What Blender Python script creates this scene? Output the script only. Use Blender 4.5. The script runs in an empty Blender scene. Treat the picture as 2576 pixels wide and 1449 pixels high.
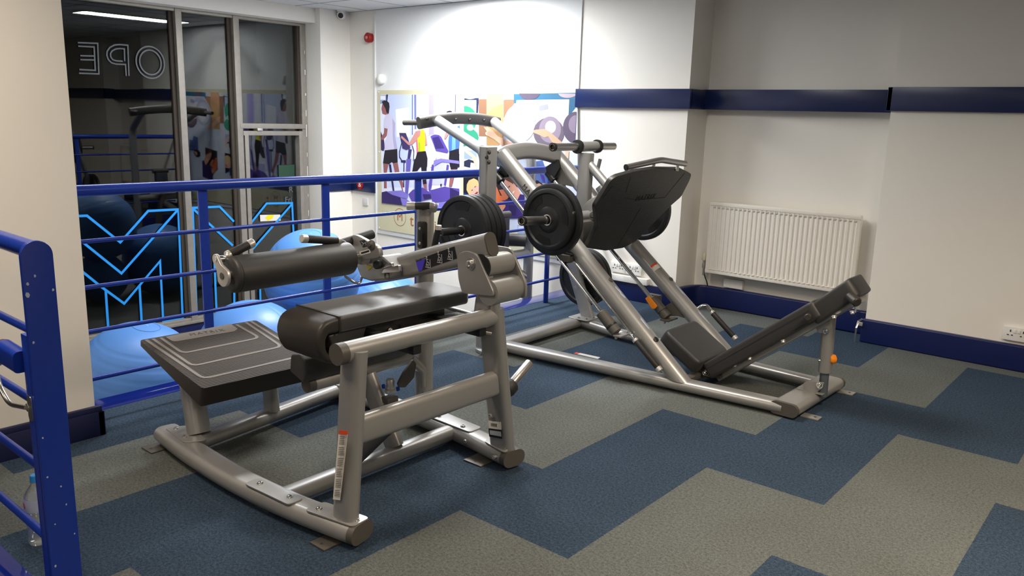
import bpy, bmesh, math, random
from mathutils import Vector, Matrix
random.seed(7)
SC = bpy.context.scene
COL = SC.collection
PI = math.pi

# ------------------------------------------------------------------ camera
# World: X runs along the far wall, Y towards the far wall, Z up from the carpeted floor.
cam_d = bpy.data.cameras.new('camera')
cam = bpy.data.objects.new('camera', cam_d); COL.objects.link(cam)
cam_d.sensor_width = 36.0
cam_d.lens = 36.0 * 2035.2 / 2576.0
cam_d.clip_start = 0.05
_r = Vector((0.762706,0.646156,0.027606)); _u = Vector((-0.154501,0.140588,0.977939)); _f = Vector((-0.628020,0.750145,-0.207058))
cam.matrix_world = Matrix(((_r.x, _u.x, -_f.x, 0), (_r.y, _u.y, -_f.y, 0), (_r.z, _u.z, -_f.z, 1.446), (0, 0, 0, 1)))
SC.camera = cam

# ------------------------------------------------------------------ world, lights, exposure
SC.view_settings.view_transform = 'Standard'
SC.view_settings.look = 'None'
SC.view_settings.gamma = 1.0
SC.view_settings.use_curve_mapping = False
SC.view_settings.exposure = 0.1
SC.cycles.use_denoising = True
SC.cycles.max_bounces = 7
SC.cycles.diffuse_bounces = 4
SC.cycles.glossy_bounces = 4
SC.cycles.transmission_bounces = 6
SC.cycles.sample_clamp_indirect = 4.0
W = bpy.data.worlds.new('night'); SC.world = W; W.use_nodes = True
W.node_tree.nodes['Background'].inputs[0].default_value = (0.012, 0.014, 0.02, 1)
W.node_tree.nodes['Background'].inputs[1].default_value = 0.5

def area_light(name, loc, sx, sy, power, color, rot=(0, 0, 0), spread=150):
    d = bpy.data.lights.new(name, 'AREA'); d.shape = 'RECTANGLE'; d.size = sx; d.size_y = sy
    d.energy = power; d.color = color
    d.spread = math.radians(spread)
    o = bpy.data.objects.new(name, d); o.location = loc; o.rotation_euler = rot; COL.objects.link(o)
    return o
COOL = (0.94, 0.97, 1.0); WARM = (1.0, 0.80, 0.58)
CEIL = 2.46
PANELS = [  # ceiling luminaires of the room: x, y, size x, size y, power, colour
    (-4.92, 4.62, 0.30, 1.20, 135, COOL),
    (-4.92, 2.60, 0.30, 1.20, 13, COOL),
    (-2.60, 3.60, 0.60, 0.60, 24, (1.0, 0.93, 0.84)),
    (-2.60, 0.60, 0.60, 0.60, 17, WARM),
    (0.00, 2.70, 0.60, 0.60, 48, WARM),
    (0.20, -0.60, 0.60, 0.60, 22, WARM),
    (2.40, 1.60, 0.60, 0.60, 54, WARM),
    (-2.60, -2.20, 0.60, 0.60, 20, WARM),
]
for i, (x, y, sx, sy, p, c) in enumerate(PANELS):
    area_light('panel_light', (x, y, CEIL - 0.02), sx, sy, p, c, spread=180 if i == 0 else 150)
# the down-light close to the far wall that throws the bright scallop above the mural
sp = bpy.data.lights.new('wall_spot', 'SPOT'); sp.energy = 60; sp.color = (1, 0.99, 0.97)
sp.spot_size = math.radians(112); sp.spot_blend = 0.6; sp.shadow_soft_size = 0.03
spo = bpy.data.objects.new('wall_spot', sp); spo.location = (-5.20, 5.28, 2.445)
spo.rotation_euler = (math.radians(8), 0, 0); COL.objects.link(spo)

# ------------------------------------------------------------------ materials
def mat(name, color, rough=0.5, metal=0.0, spec=0.5, emis=None, es=0.0, trans=0.0, ior=1.45, noise=None, bump=None, coat=0.0, nscale=200.0, var=0.15):
    m = bpy.data.materials.new(name); m.use_nodes = True
    nt = m.node_tree; b = nt.nodes['Principled BSDF']
    b.inputs['Base Color'].default_value = (*color, 1)
    b.inputs['Roughness'].default_value = rough
    b.inputs['Metallic'].default_value = metal
    b.inputs['Specular IOR Level'].default_value = spec
    b.inputs['Transmission Weight'].default_value = trans
    b.inputs['IOR'].default_value = ior
    b.inputs['Coat Weight'].default_value = coat
    if emis:
        b.inputs['Emission Color'].default_value = (*emis, 1); b.inputs['Emission Strength'].default_value = es
    tc = nt.nodes.new('ShaderNodeTexCoord')
    nz = nt.nodes.new('ShaderNodeTexNoise'); nz.inputs['Scale'].default_value = nscale; nz.inputs['Detail'].default_value = 3
    nt.links.new(tc.outputs['Object'], nz.inputs['Vector'])
    rp = nt.nodes.new('ShaderNodeMixRGB'); rp.blend_type = 'MIX'
    k0, k1 = 1 - var, 1 + var
    rp.inputs[1].default_value = (color[0] * k0, color[1] * k0, color[2] * k0, 1)
    rp.inputs[2].default_value = (min(1, color[0] * k1), min(1, color[1] * k1), min(1, color[2] * k1), 1)
    nt.links.new(nz.outputs['Fac'], rp.inputs[0]); nt.links.new(rp.outputs[0], b.inputs['Base Color'])
    if bump:
        bp = nt.nodes.new('ShaderNodeBump'); bp.inputs['Strength'].default_value = bump; bp.inputs['Distance'].default_value = 0.002
        nt.links.new(nz.outputs['Fac'], bp.inputs['Height']); nt.links.new(bp.outputs[0], b.inputs['Normal'])
    return m

def srgb(r, g, b):
    f = lambda c: (c / 255 / 12.92) if c / 255 <= 0.04045 else ((c / 255 + 0.055) / 1.055) ** 2.4
    return (f(r), f(g), f(b))

M = {}
M['wall'] = mat('wall_paint', srgb(230, 225, 215), 0.6, nscale=14, var=0.015, bump=0.05)
M['board'] = mat('board_paint', srgb(232, 232, 230), 0.5, nscale=20, var=0.01)
M['ceiling'] = mat('ceiling_tile', srgb(222, 222, 222), 0.8, nscale=120, var=0.03, bump=0.2)
M['band'] = mat('band_paint', srgb(21, 34, 76), 0.28, nscale=6, var=0.1)
M['skirt'] = mat('skirting_paint', srgb(16, 27, 76), 0.35, nscale=30, var=0.15, bump=0.15)
M['rail'] = mat('rail_paint', srgb(26, 54, 150), 0.25, nscale=40, var=0.12, bump=0.05)
M['ledge'] = mat('ledge_gloss_paint', srgb(18, 34, 112), 0.06, nscale=8, var=0.1)
M['chip'] = mat('bare_paint_chip', srgb(170, 180, 200), 0.5)
M['wood'] = mat('bare_wood', srgb(170, 120, 85), 0.7, nscale=60)
M['silver'] = mat('silver_powder_coat', (0.315, 0.310, 0.298), 0.37, metal=0.45, nscale=900, var=0.06, coat=0.2)
M['silver_dark'] = mat('grey_end_cap', (0.085, 0.078, 0.068), 0.45, metal=0.1, nscale=300)
M['chrome'] = mat('chrome', (0.75, 0.74, 0.72), 0.12, metal=1.0, var=0.02)
M['steel'] = mat('brushed_steel', (0.6, 0.58, 0.55), 0.3, metal=1.0, var=0.05)
M['alu'] = mat('aluminium_cap', (0.62, 0.6, 0.57), 0.38, metal=0.7, var=0.04)
M['vinyl'] = mat('black_vinyl', (0.022, 0.0215, 0.021), 0.37, spec=0.7, nscale=500, var=0.1, bump=0.15)
_b = M['vinyl'].node_tree.nodes['Principled BSDF']; _b.inputs['Sheen Weight'].default_value = 0.08; _b.inputs['Sheen Roughness'].default_value = 0.5; _b.inputs['Roughness'].default_value = 0.5
M['vinyl_top'] = mat('bench_vinyl', (0.035, 0.035, 0.0355), 0.5, spec=0.7, nscale=500, var=0.1, bump=0.1)
_b = M['vinyl_top'].node_tree.nodes['Principled BSDF']; _b.inputs['Sheen Weight'].default_value = 0.35; _b.inputs['Sheen Roughness'].default_value = 0.45
M['vinyl_side'] = mat('dark_brown_vinyl', (0.032, 0.028, 0.024), 0.42, nscale=500, var=0.1, bump=0.15)
M['grip'] = mat('black_rubber_grip', (0.018, 0.016, 0.015), 0.55, var=0.1)
M['rubber'] = mat('black_rubber_plate', (0.010, 0.010, 0.011), 0.46, nscale=60, var=0.25)
M['plastic'] = mat('black_plastic', (0.012, 0.012, 0.012), 0.4)
M['brass'] = mat('brass_ring', (0.55, 0.43, 0.24), 0.25, metal=1.0)
M['ball'] = mat('blue_ball_vinyl', srgb(78, 126, 190), 0.42, nscale=4, var=0.03)
M['black'] = mat('sticker_black', (0.012, 0.012, 0.016), 0.4)
M['white'] = mat('white_plastic', srgb(226, 224, 218), 0.4, var=0.02)
M['paper'] = mat('white_label', srgb(222, 218, 210), 0.5, var=0.03)
M['grey_print'] = mat('grey_print', srgb(120, 118, 112), 0.6)
M['orange'] = mat('orange_label', srgb(240, 140, 20), 0.45, var=0.03)
M['redlabel'] = mat('red_label', srgb(205, 70, 35), 0.5, var=0.05)
M['yellow'] = mat('yellow_label', srgb(235, 215, 20), 0.5, var=0.05)
M['violet'] = mat('violet_print', srgb(75, 60, 200), 0.5, var=0.05)
M['linegrey'] = mat('pictogram_grey', srgb(190, 188, 196), 0.5)
M['red'] = mat('red_plastic', srgb(150, 28, 28), 0.35)
M['radiator'] = mat('radiator_enamel', srgb(226, 220, 208), 0.35, nscale=20, var=0.02)
M['frame'] = mat('window_frame_metal', srgb(142, 136, 127), 0.45, metal=0.25, nscale=18, var=0.18, bump=0.1)
M['seal'] = mat('window_seal', srgb(62, 52, 42), 0.7)
M['bluetape'] = mat('blue_vinyl_lettering', srgb(38, 150, 235), 0.5, emis=srgb(38, 150, 235), es=0.0, var=0.02)
M['greytape'] = mat('frosted_lettering', srgb(92, 95, 98), 0.6, var=0.02)
M['lowfloor'] = mat('lower_floor_carpet', srgb(112, 112, 110), 0.9, nscale=300, var=0.2)
M['outside'] = mat('dark_street', (0.02, 0.02, 0.018), 0.8)
M['cap_blue'] = mat('blue_bottle_cap', srgb(40, 130, 200), 0.35)
M['bluering'] = mat('blue_ring', srgb(30, 80, 190), 0.4)
M['socket_dark'] = mat('socket_hole', (0.03, 0.03, 0.03), 0.6)
M['emit'] = mat('lit_diffuser', (0.9, 0.9, 0.9), 0.6, emis=(1, 0.97, 0.93), es=9.0)

def glass_mat():
    m = bpy.data.materials.new('window_glass'); m.use_nodes = True; nt = m.node_tree
    nt.nodes.remove(nt.nodes['Principled BSDF']); out = nt.nodes['Material Output']
    tr = nt.nodes.new('ShaderNodeBsdfTransparent'); tr.inputs[0].default_value = (0.75, 0.78, 0.76, 1)
    gl = nt.nodes.new('ShaderNodeBsdfGlossy'); gl.inputs['Roughness'].default_value = 0.0; gl.inputs[0].default_value = (1, 1, 1, 1)
    fr = nt.nodes.new('ShaderNodeFresnel'); fr.inputs[0].default_value = 1.52
    mx = nt.nodes.new('ShaderNodeMixShader')
    nt.links.new(fr.outputs[0], mx.inputs[0]); nt.links.new(tr.outputs[0], mx.inputs[1]); nt.links.new(gl.outputs[0], mx.inputs[2])
    nt.links.new(mx.outputs[0], out.inputs[0]); return m
M['glass'] = glass_mat()
def bottle_mat():
    m = bpy.data.materials.new('clear_plastic'); m.use_nodes = True; nt = m.node_tree; N = nt.nodes; L = nt.links
    N.remove(N['Principled BSDF']); out = N['Material Output']
    tr = N.new('ShaderNodeBsdfTransparent'); tr.inputs[0].default_value = (0.95, 0.97, 0.97, 1)
    df = N.new('ShaderNodeBsdfDiffuse'); df.inputs[0].default_value = (0.85, 0.88, 0.9, 1)
    gl = N.new('ShaderNodeBsdfGlossy'); gl.inputs['Roughness'].default_value = 0.06
    lw = N.new('ShaderNodeLayerWeight'); lw.inputs[0].default_value = 0.35
    m1 = N.new('ShaderNodeMixShader'); m1.inputs[0].default_value = 0.10; m2 = N.new('ShaderNodeMixShader')
    L.new(tr.outputs[0], m1.inputs[1]); L.new(df.outputs[0], m1.inputs[2]); L.new(lw.outputs['Facing'], m2.inputs[0])
    L.new(m1.outputs[0], m2.inputs[1]); L.new(gl.outputs[0], m2.inputs[2]); L.new(m2.outputs[0], out.inputs[0]); return m
M['clear'] = bottle_mat()

def carpet_mat():
    m = bpy.data.materials.new('carpet_tiles'); m.use_nodes = True; nt = m.node_tree; N = nt.nodes; L = nt.links
    b = N['Principled BSDF']; b.inputs['Roughness'].default_value = 0.95; b.inputs['Specular IOR Level'].default_value = 0.1
    geo = N.new('ShaderNodeNewGeometry'); sep = N.new('ShaderNodeSeparateXYZ'); L.new(geo.outputs['Position'], sep.inputs[0])
    def math_(op, a, bv=None):
        n = N.new('ShaderNodeMath'); n.operation = op
        for i, v in enumerate((a, bv)):
            if v is None: continue
            if isinstance(v, (int, float)): n.inputs[i].default_value = v
            else: L.new(v, n.inputs[i])
        return n.outputs[0]
    wob = N.new('ShaderNodeTexNoise'); wob.inputs['Scale'].default_value = 160; L.new(geo.outputs['Position'], wob.inputs['Vector'])
    w = math_('MULTIPLY', math_('SUBTRACT', wob.outputs['Fac'], 0.5), 0.012)
    u = math_('FLOOR', math_('ADD', math_('DIVIDE', math_('ADD', sep.outputs[0], 1.922), 0.5), w))
    v = math_('ADD', math_('DIVIDE', math_('SUBTRACT', sep.outputs[1], 2.030), 0.5), w)
    t = math_('FRACT', math_('ADD', math_('DIVIDE', math_('SUBTRACT', v, math_('MULTIPLY', u, 2.0)), 6.0), 20.0))
    isblue = math_('LESS_THAN', t, 0.5)
    def noise(sc, det, ro):
        n1 = N.new('ShaderNodeTexNoise'); n1.inputs['Scale'].default_value = sc; n1.inputs['Detail'].default_value = det; n1.inputs['Roughness'].default_value = ro
        L.new(geo.outputs['Position'], n1.inputs['Vector']); return n1.outputs['Fac']
    na = noise(95, 4, 0.8); nb = noise(240, 3, 0.8)
    nf = math_('ADD', math_('MULTIPLY', na, 0.55), math_('MULTIPLY', nb, 0.45))
    def fleck(c, amt):
        cr = N.new('ShaderNodeValToRGB'); e = cr.color_ramp.elements
        e[0].position = 0.34; e[0].color = (*[x * (1 - amt) for x in c], 1); e[1].position = 0.66; e[1].color = (*[x * (1 + amt) for x in c], 1)
        L.new(nf, cr.inputs[0]); return cr.outputs[0]
    blue = fleck(srgb(50, 64, 80), 0.9); grey = fleck(srgb(91, 95, 93), 0.68)
    big = N.new('ShaderNodeTexNoise'); big.inputs['Scale'].default_value = 1.7; big.inputs['Detail'].default_value = 3; L.new(geo.outputs['Position'], big.inputs['Vector'])
    mx = N.new('ShaderNodeMixRGB'); L.new(isblue, mx.inputs[0]); L.new(grey, mx.inputs[1]); L.new(blue, mx.inputs[2])
    dirt = N.new('ShaderNodeMixRGB'); dirt.blend_type = 'MULTIPLY'; dirt.inputs[0].default_value = 0.35
    cr2 = N.new('ShaderNodeValToRGB'); cr2.color_ramp.elements[0].position = 0.3; cr2.color_ramp.elements[0].color = (0.62, 0.58, 0.52, 1); cr2.color_ramp.elements[1].position = 0.6
    L.new(big.outputs['Fac'], cr2.inputs[0]); L.new(mx.outputs[0], dirt.inputs[1]); L.new(cr2.outputs[0], dirt.inputs[2])
    L.new(dirt.outputs[0], b.inputs['Base Color'])
    n2 = N.new('ShaderNodeTexNoise'); n2.inputs['Scale'].default_value = 420; n2.inputs['Detail'].default_value = 2; L.new(geo.outputs['Position'], n2.inputs['Vector'])
    bp = N.new('ShaderNodeBump'); bp.inputs['Strength'].default_value = 0.12; bp.inputs['Distance'].default_value = 0.001
    L.new(n2.outputs['Fac'], bp.inputs['Height']); L.new(bp.outputs[0], b.inputs['Normal'])
    return m
M['carpet'] = carpet_mat()

def rib_mat():
    m = bpy.data.materials.new('ribbed_rubber'); m.use_nodes = True; nt = m.node_tree; N = nt.nodes; L = nt.links
    b = N['Principled BSDF']; b.inputs['Roughness'].default_value = 0.6; b.inputs['Specular IOR Level'].default_value = 0.3
    geo = N.new('ShaderNodeNewGeometry'); sep = N.new('ShaderNodeSeparateXYZ'); L.new(geo.outputs['Position'], sep.inputs[0])
    d = N.new('ShaderNodeMath'); d.operation = 'MULTIPLY'; d.inputs[1].default_value = 2 * PI / 0.0125; L.new(sep.outputs[0], d.inputs[0])
    s = N.new('ShaderNodeMath'); s.operation = 'SINE'; L.new(d.outputs[0], s.inputs[0])
    cr = N.new('ShaderNodeValToRGB'); cr.color_ramp.elements[0].position = 0.42; cr.color_ramp.elements[0].color = (0.010, 0.008, 0.007, 1)
    cr.color_ramp.elements[1].position = 0.62; cr.color_ramp.elements[1].color = (0.125, 0.098, 0.076, 1)
    L.new(s.outputs[0], cr.inputs[0]); L.new(cr.outputs[0], b.inputs['Base Color'])
    bp = N.new('ShaderNodeBump'); bp.inputs['Strength'].default_value = 0.8; bp.inputs['Distance'].default_value = 0.002
    L.new(s.outputs[0], bp.inputs['Height']); L.new(bp.outputs[0], b.inputs['Normal']); return m
M['rib'] = rib_mat()
M['band_rubber'] = mat('smooth_rubber_band', (0.16, 0.14, 0.12), 0.45, var=0.06)
M['platform_side'] = mat('platform_side_rubber', (0.028, 0.022, 0.018), 0.5, var=0.1)

def brushed_black():
    m = bpy.data.materials.new('brushed_black_plate'); m.use_nodes = True; nt = m.node_tree; N = nt.nodes; L = nt.links
    b = N['Principled BSDF']; b.inputs['Roughness'].default_value = 0.42
    tc = N.new('ShaderNodeTexCoord'); mp = N.new('ShaderNodeMapping'); mp.inputs['Scale'].default_value = (60, 3, 60)
    L.new(tc.outputs['Object'], mp.inputs[0]); nz = N.new('ShaderNodeTexNoise'); nz.inputs['Scale'].default_value = 6; nz.inputs['Detail'].default_value = 4
    L.new(mp.outputs[0], nz.inputs['Vector']); cr = N.new('ShaderNodeValToRGB')
    cr.color_ramp.elements[0].position = 0.35; cr.color_ramp.elements[0].color = (0.012, 0.012, 0.011, 1); cr.color_ramp.elements[1].position = 0.7; cr.color_ramp.elements[1].color = (0.035, 0.033, 0.031, 1)
    L.new(nz.outputs['Fac'], cr.inputs[0]); L.new(cr.outputs[0], b.inputs['Base Color'])
    bp = N.new('ShaderNodeBump'); bp.inputs['Strength'].default_value = 0.5; bp.inputs['Distance'].default_value = 0.002
    L.new(nz.outputs['Fac'], bp.inputs['Height']); L.new(bp.outputs[0], b.inputs['Normal']); return m
M['footplate'] = brushed_black()
def flat(name, c): return mat(name, srgb(*c), 0.55, var=0.02)

# ------------------------------------------------------------------ helpers
def V(*a): return Vector(a[0]) if len(a) == 1 else Vector(a)
def root_of(o):
    l = Vector((0, 0, 0))
    while o is not None:
        l = l + o.location; o = o.parent
    return l
def obj(name, bm, m, parent=None, smooth=None, label=None, loc=None):
    """links bm (world coordinates) as one mesh object under parent"""
    off = root_of(parent) if parent else Vector((0, 0, 0))
    base = Vector(loc) if loc is not None else Vector((0, 0, 0))
    bmesh.ops.translate(bm, verts=bm.verts, vec=-(off + base))
    me = bpy.data.meshes.new(name)
    bmesh.ops.recalc_face_normals(bm, faces=bm.faces)
    if smooth is not None:
        for f in bm.faces: f.smooth = True
        for e in bm.edges:
            if len(e.link_faces) == 2 and e.calc_face_angle(0) > smooth: e.smooth = False
    bm.to_mesh(me); bm.free()
    if isinstance(m, (list, tuple)):
        for k in m: me.materials.append(k)
    else: me.materials.append(m)
    o = bpy.data.objects.new(name, me); COL.objects.link(o)
    o.location = base
    if parent: o.parent = parent
    if label: o['label'] = label
    return o
def thing(name, loc, label, cat, group=None):
    o = bpy.data.objects.new(name, None); o.empty_display_size = 0.1; COL.objects.link(o); o.location = loc
    o['label'] = label; o['category'] = cat
    if group: o['group'] = group
    return o
def tag(o, label, cat, group=None, kind=None):
    o['label'] = label; o['category'] = cat
    if group: o['group'] = group
    if kind: o['kind'] = kind
    return o
def struct(o, label=None):
    o['kind'] = 'structure'
    if label: o['label'] = label
    return o
SM = math.radians(38)
def NB(): return bmesh.new()

def box(bm, lo, hi, bev=0.0, seg=2):
    lo, hi = Vector(lo), Vector(hi)
    g = bmesh.ops.create_cube(bm, size=1.0)['verts']
    c = (lo + hi) / 2; s = hi - lo
    for v in g: v.co = Vector((v.co.x * s.x, v.co.y * s.y, v.co.z * s.z)) + c
    if bev > 0:
        es = list({e for v in g for e in v.link_edges})
        bmesh.ops.bevel(bm, geom=es, offset=bev, segments=seg, profile=0.6, affect='EDGES')
    return bm
def frame_axes(d, up=(0, 0, 1)):
    d = Vector(d).normalized(); up = Vector(up)
    if abs(d.dot(up)) > 0.98: up = Vector((1, 0, 0)) if abs(d.x) < 0.9 else Vector((0, 1, 0))
    s = d.cross(up).normalized(); u = s.cross(d).normalized()
    return d, s, u
def loft(bm, rings, cap=True, closed=True):
    vs = [[bm.verts.new(p) for p in r] for r in rings]
    n = len(rings[0])
    for a, b in zip(vs, vs[1:]):
        for i in range(n if closed else n - 1):
            j = (i + 1) % n
            bm.faces.new((a[i], a[j], b[j], b[i]))
    if cap:
        bm.faces.new(list(reversed(vs[0]))); bm.faces.new(vs[-1])
    return bm
def smooth_path(pts, rad, n=6):
    """round the inner corners of a polyline with arcs of about rad"""
    pts = [Vector(p) for p in pts]
    if len(pts) < 3 or rad <= 0: return pts
    out = [pts[0]]
    for a, b, c in zip(pts, pts[1:], pts[2:]):
        r = min(rad, (b - a).length * 0.45, (c - b).length * 0.45)
        p0 = b + (a - b).normalized() * r; p1 = b + (c - b).normalized() * r
        for i in range(n + 1):
            t = i / n; out.append(p0.lerp(b, t).lerp(b.lerp(p1, t), t))
    out.append(pts[-1]); return out
def sweep(bm, pts, section, up=(0, 0, 1), cap=True):
    """section(i, n) -> list of (side, up) offsets"""
    pts = [Vector(p) for p in pts]; rings = []
    for i, p in enumerate(pts):
        d = (pts[min(i + 1, len(pts) - 1)] - pts[max(i - 1, 0)])
        _, s, u = frame_axes(d, up)
        rings.append([p + s * a + u * b for a, b in section(i, len(pts))])
    return loft(bm, rings, cap)
def circ(r, n=20): return [(r * math.cos(2 * PI * k / n), r * math.sin(2 * PI * k / n)) for k in range(n)]
def stadium(w, h, n=8):
    """oval tube section: w across, h high"""
    out = []
    if w >= h:
        r = h / 2; c = w / 2 - r
        for k in range(n + 1): a = -PI / 2 + PI * k / n; out.append((c + r * math.cos(a), r * math.sin(a)))
        for k in range(n + 1): a = PI / 2 + PI * k / n; out.append((-c + r * math.cos(a), r * math.sin(a)))
    else:
        r = w / 2; c = h / 2 - r
        for k in range(n + 1): a = PI * k / n; out.append((r * math.cos(a), c + r * math.sin(a)))
        for k in range(n + 1): a = PI + PI * k / n; out.append((r * math.cos(a), -c + r * math.sin(a)))
    return out
def rrect(w, h, r, n=4):
    out = []
    for cx, cy, a0 in ((w / 2 - r, -h / 2 + r, -PI / 2), (w / 2 - r, h / 2 - r, 0), (-w / 2 + r, h / 2 - r, PI / 2), (-w / 2 + r, -h / 2 + r, PI)):
        for k in range(n + 1): a = a0 + PI / 2 * k / n; out.append((cx + r * math.cos(a), cy + r * math.sin(a)))
    return out
def tube(bm, pts, r, bend=0.0, n=20, cap=True):
    return sweep(bm, smooth_path(pts, bend), lambda i, k: circ(r, n), cap=cap)
def oval(bm, pts, w, h, bend=0.0, up=(0, 0, 1)):
    return sweep(bm, smooth_path(pts, bend), lambda i, k: stadium(w, h), up)
def rod(name, a, b, r, m, parent, n=20, label=None):
    return obj(name, tube(NB(), [a, b], r, n=n), m, parent, SM, label)
def lathe(bm, origin, axis, prof, n=40, cap=True):
    """prof: (radius, distance along axis)"""
    d, s, u = frame_axes(axis); o = Vector(origin)
    rings = [[o + d * t + (s * math.cos(2 * PI * k / n) + u * math.sin(2 * PI * k / n)) * max(r, 1e-4) for k in range(n)] for r, t in prof]
    return loft(bm, rings, cap)
def prism(bm, poly, thick, bev=0.0):
    """poly: 3-D points of a planar outline, extruded by the vector thick"""
    t = Vector(thick)
    a = [bm.verts.new(Vector(p)) for p in poly]; b = [bm.verts.new(Vector(p) + t) for p in poly]
    n = len(poly); f0 = bm.faces.new(a); f1 = bm.faces.new(list(reversed(b)))
    for i in range(n): bm.faces.new((a[i], b[i], b[(i + 1) % n], a[(i + 1) % n]))
    if bev > 0:
        bmesh.ops.recalc_face_normals(bm, faces=bm.faces)
        es = [e for e in bm.edges if e.calc_face_angle(0) > 0.5]
        bmesh.ops.bevel(bm, geom=es, offset=bev, segments=3, profile=0.6, affect='EDGES', clamp_overlap=True)
    return bm
def round_poly(poly, r, n=5):
    """rounds the corners of a closed outline"""
    P = [Vector(p) for p in poly]; out = []
    for i in range(len(P)):
        a, b, c = P[i - 1], P[i], P[(i + 1) % len(P)]
        q = min(r, (b - a).length * 0.45, (c - b).length * 0.45)
        p0 = b + (a - b).normalized() * q; p1 = b + (c - b).normalized() * q
        for k in range(n + 1):
            t = k / n; out.append(p0.lerp(b, t).lerp(b.lerp(p1, t), t))
    return out
def bolt(p, axis, r, parent, m='chrome', h=None):
    h = h or r * 0.9
    bm = lathe(NB(), p, axis, [(r * 1.35, 0), (r * 1.35, h * 0.25), (r, h * 0.25), (r * 0.95, h * 0.85), (r * 0.7, h), (r * 0.45, h), (r * 0.42, h * 0.6), (0, h * 0.6)], 14)
    return obj('bolt', bm, M[m], parent, SM)
def textmesh(s, size, origin, xdir, ydir, depth=0.0005, font_align='CENTER', spacing=1.0, shear=0.0):
    cu = bpy.data.curves.new('lettering', 'FONT'); cu.body = s; cu.size = size; cu.align_x = font_align; cu.align_y = 'CENTER'
    cu.extrude = depth; cu.space_character = spacing; cu.resolution_u = 3; cu.shear = shear
    o = bpy.data.objects.new('tmp', cu); me = bpy.data.meshes.new_from_object(o)
    x = Vector(xdir).normalized(); z = x.cross(Vector(ydir)).normalized(); y = z.cross(x)
    mt = Matrix(((x.x, y.x, z.x, origin[0]), (x.y, y.y, z.y, origin[1]), (x.z, y.z, z.z, origin[2]), (0, 0, 0, 1)))
    bm = NB(); bm.from_mesh(me); bmesh.ops.transform(bm, matrix=mt, verts=bm.verts)
    bpy.data.objects.remove(o); bpy.data.curves.remove(cu); bpy.data.meshes.remove(me)
    return bm
def quad_strip(bm, pts, w, n, t=0.0006, closed=False):
    """flat ribbon of width w along planar pts with plane normal n"""
    P = [Vector(p) for p in pts]; n = Vector(n).normalized(); L = []; R = []
    k = len(P)
    for i, p in enumerate(P):
        d0 = (p - P[i - 1]).normalized() if (i > 0 or closed) else None
        d1 = (P[(i + 1) % k] - p).normalized() if (i < k - 1 or closed) else None
        if d0 is None: s = n.cross(d1)
        elif d1 is None: s = n.cross(d0)
        else:
            s0 = n.cross(d0); s1 = n.cross(d1); s = (s0 + s1).normalized()
            s = s / max(0.45, s.dot(s0))
        L.append(p + s * w / 2); R.append(p - s * w / 2)
    if closed: L.append(L[0]); R.append(R[0])
    for i in range(len(L) - 1):
        q = [L[i], L[i + 1], R[i + 1], R[i]]
        lo = [bm.verts.new(a) for a in q]; hi = [bm.verts.new(a + n * t) for a in q]
        bm.faces.new(hi); bm.faces.new(list(reversed(lo)))
        for j in range(4): bm.faces.new((lo[j], lo[(j + 1) % 4], hi[(j + 1) % 4], hi[j]))
    return bm
def grip(a, b, r, parent, capl=0.022, both=True, end=True):
    """handle: black grip with aluminium rings"""
    a, b = Vector(a), Vector(b); d = (b - a).normalized()
    h = obj('handle', lathe(NB(), a, d, [(r * 0.9, 0), (r, 0.004), (r, (b - a).length - 0.004), (r * 0.9, (b - a).length)], 20), M['grip'], parent, SM)
    if end: obj('end_cap', lathe(NB(), b - d * 0.002, d, [(r * 1.02, 0), (r * 1.06, 0.003), (r * 1.06, capl), (r * 0.9, capl + 0.003), (0, capl + 0.003)], 20), M['alu'], h, SM, 'aluminium end cap')
    if both: obj('collar', lathe(NB(), a - d * 0.012, d, [(r * 1.02, 0), (r * 1.06, 0.002), (r * 1.06, 0.013), (r, 0.014)], 20), M['alu'], h, SM, 'aluminium collar')
    return h

# ------------------------------------------------------------------ the room
ZL = -0.75                                       # floor of the lower level under the windows
# carpeted upper floor with the stair opening at the near left left out
bm = NB()
box(bm, (-3.89, 0.80, -0.25), (4.2, 5.92, 0)); box(bm, (-2.46, -4.0, -0.25), (4.2, 0.80, 0)); box(bm, (-3.89, -4.0, -0.25), (-2.46, -0.35, 0))
struct(obj('floor', bm, M['carpet']), 'carpet tiles in stepped blue and grey')
struct(obj('floor_lower', box(NB(), (-7.5, -4.0, ZL - 0.1), (-3.85, 5.7, ZL)), M['lowfloor']))
bm = NB()
for k in range(5): box(bm, (-2.46 - 0.28 * (k + 1), -0.35, -0.15 * (k + 1) - 0.15), (-2.46 - 0.28 * k, 0.64, -0.15 * (k + 1)))
struct(obj('stairs', bm, M['carpet']), 'carpeted steps going down')
# glossy blue ledges that edge the floor
struct(obj('trim_1', box(NB(), (-4.05, 1.43, -0.30), (-3.888, 5.60, 0.002), 0.003), M['ledge'], smooth=SM), 'glossy blue ledge under the railing')
struct(obj('trim_2', box(NB(), (-3.60, 0.64, -0.85), (-2.46, 0.802, 0.002), 0.003), M['ledge'], smooth=SM), 'glossy blue string of the stairs')
struct(obj('trim_3', box(NB(), (-4.03, 1.43, ZL), (-3.95, 5.60, -0.30)), M['wall']))
# ceiling with thin tile joints
bm = NB(); box(bm, (-7.5, -4.0, CEIL), (4.2, 6.2, CEIL + 0.08))
struct(obj('ceiling', bm, M['ceiling']))
bm = NB()
for k in range(20): box(bm, (-7.3 + 0.6 * k, -4.0, CEIL - 0.003), (-7.3 + 0.6 * k + 0.012, 5.6, CEIL + 0.001))
for k in range(17): box(bm, (-7.3, -4.0 + 0.6 * k, CEIL - 0.003), (4.2, -4.0 + 0.6 * k + 0.012, CEIL + 0.001))
struct(obj('ceiling_grid', bm, flat('ceiling_joint', (170, 170, 170))))
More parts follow.
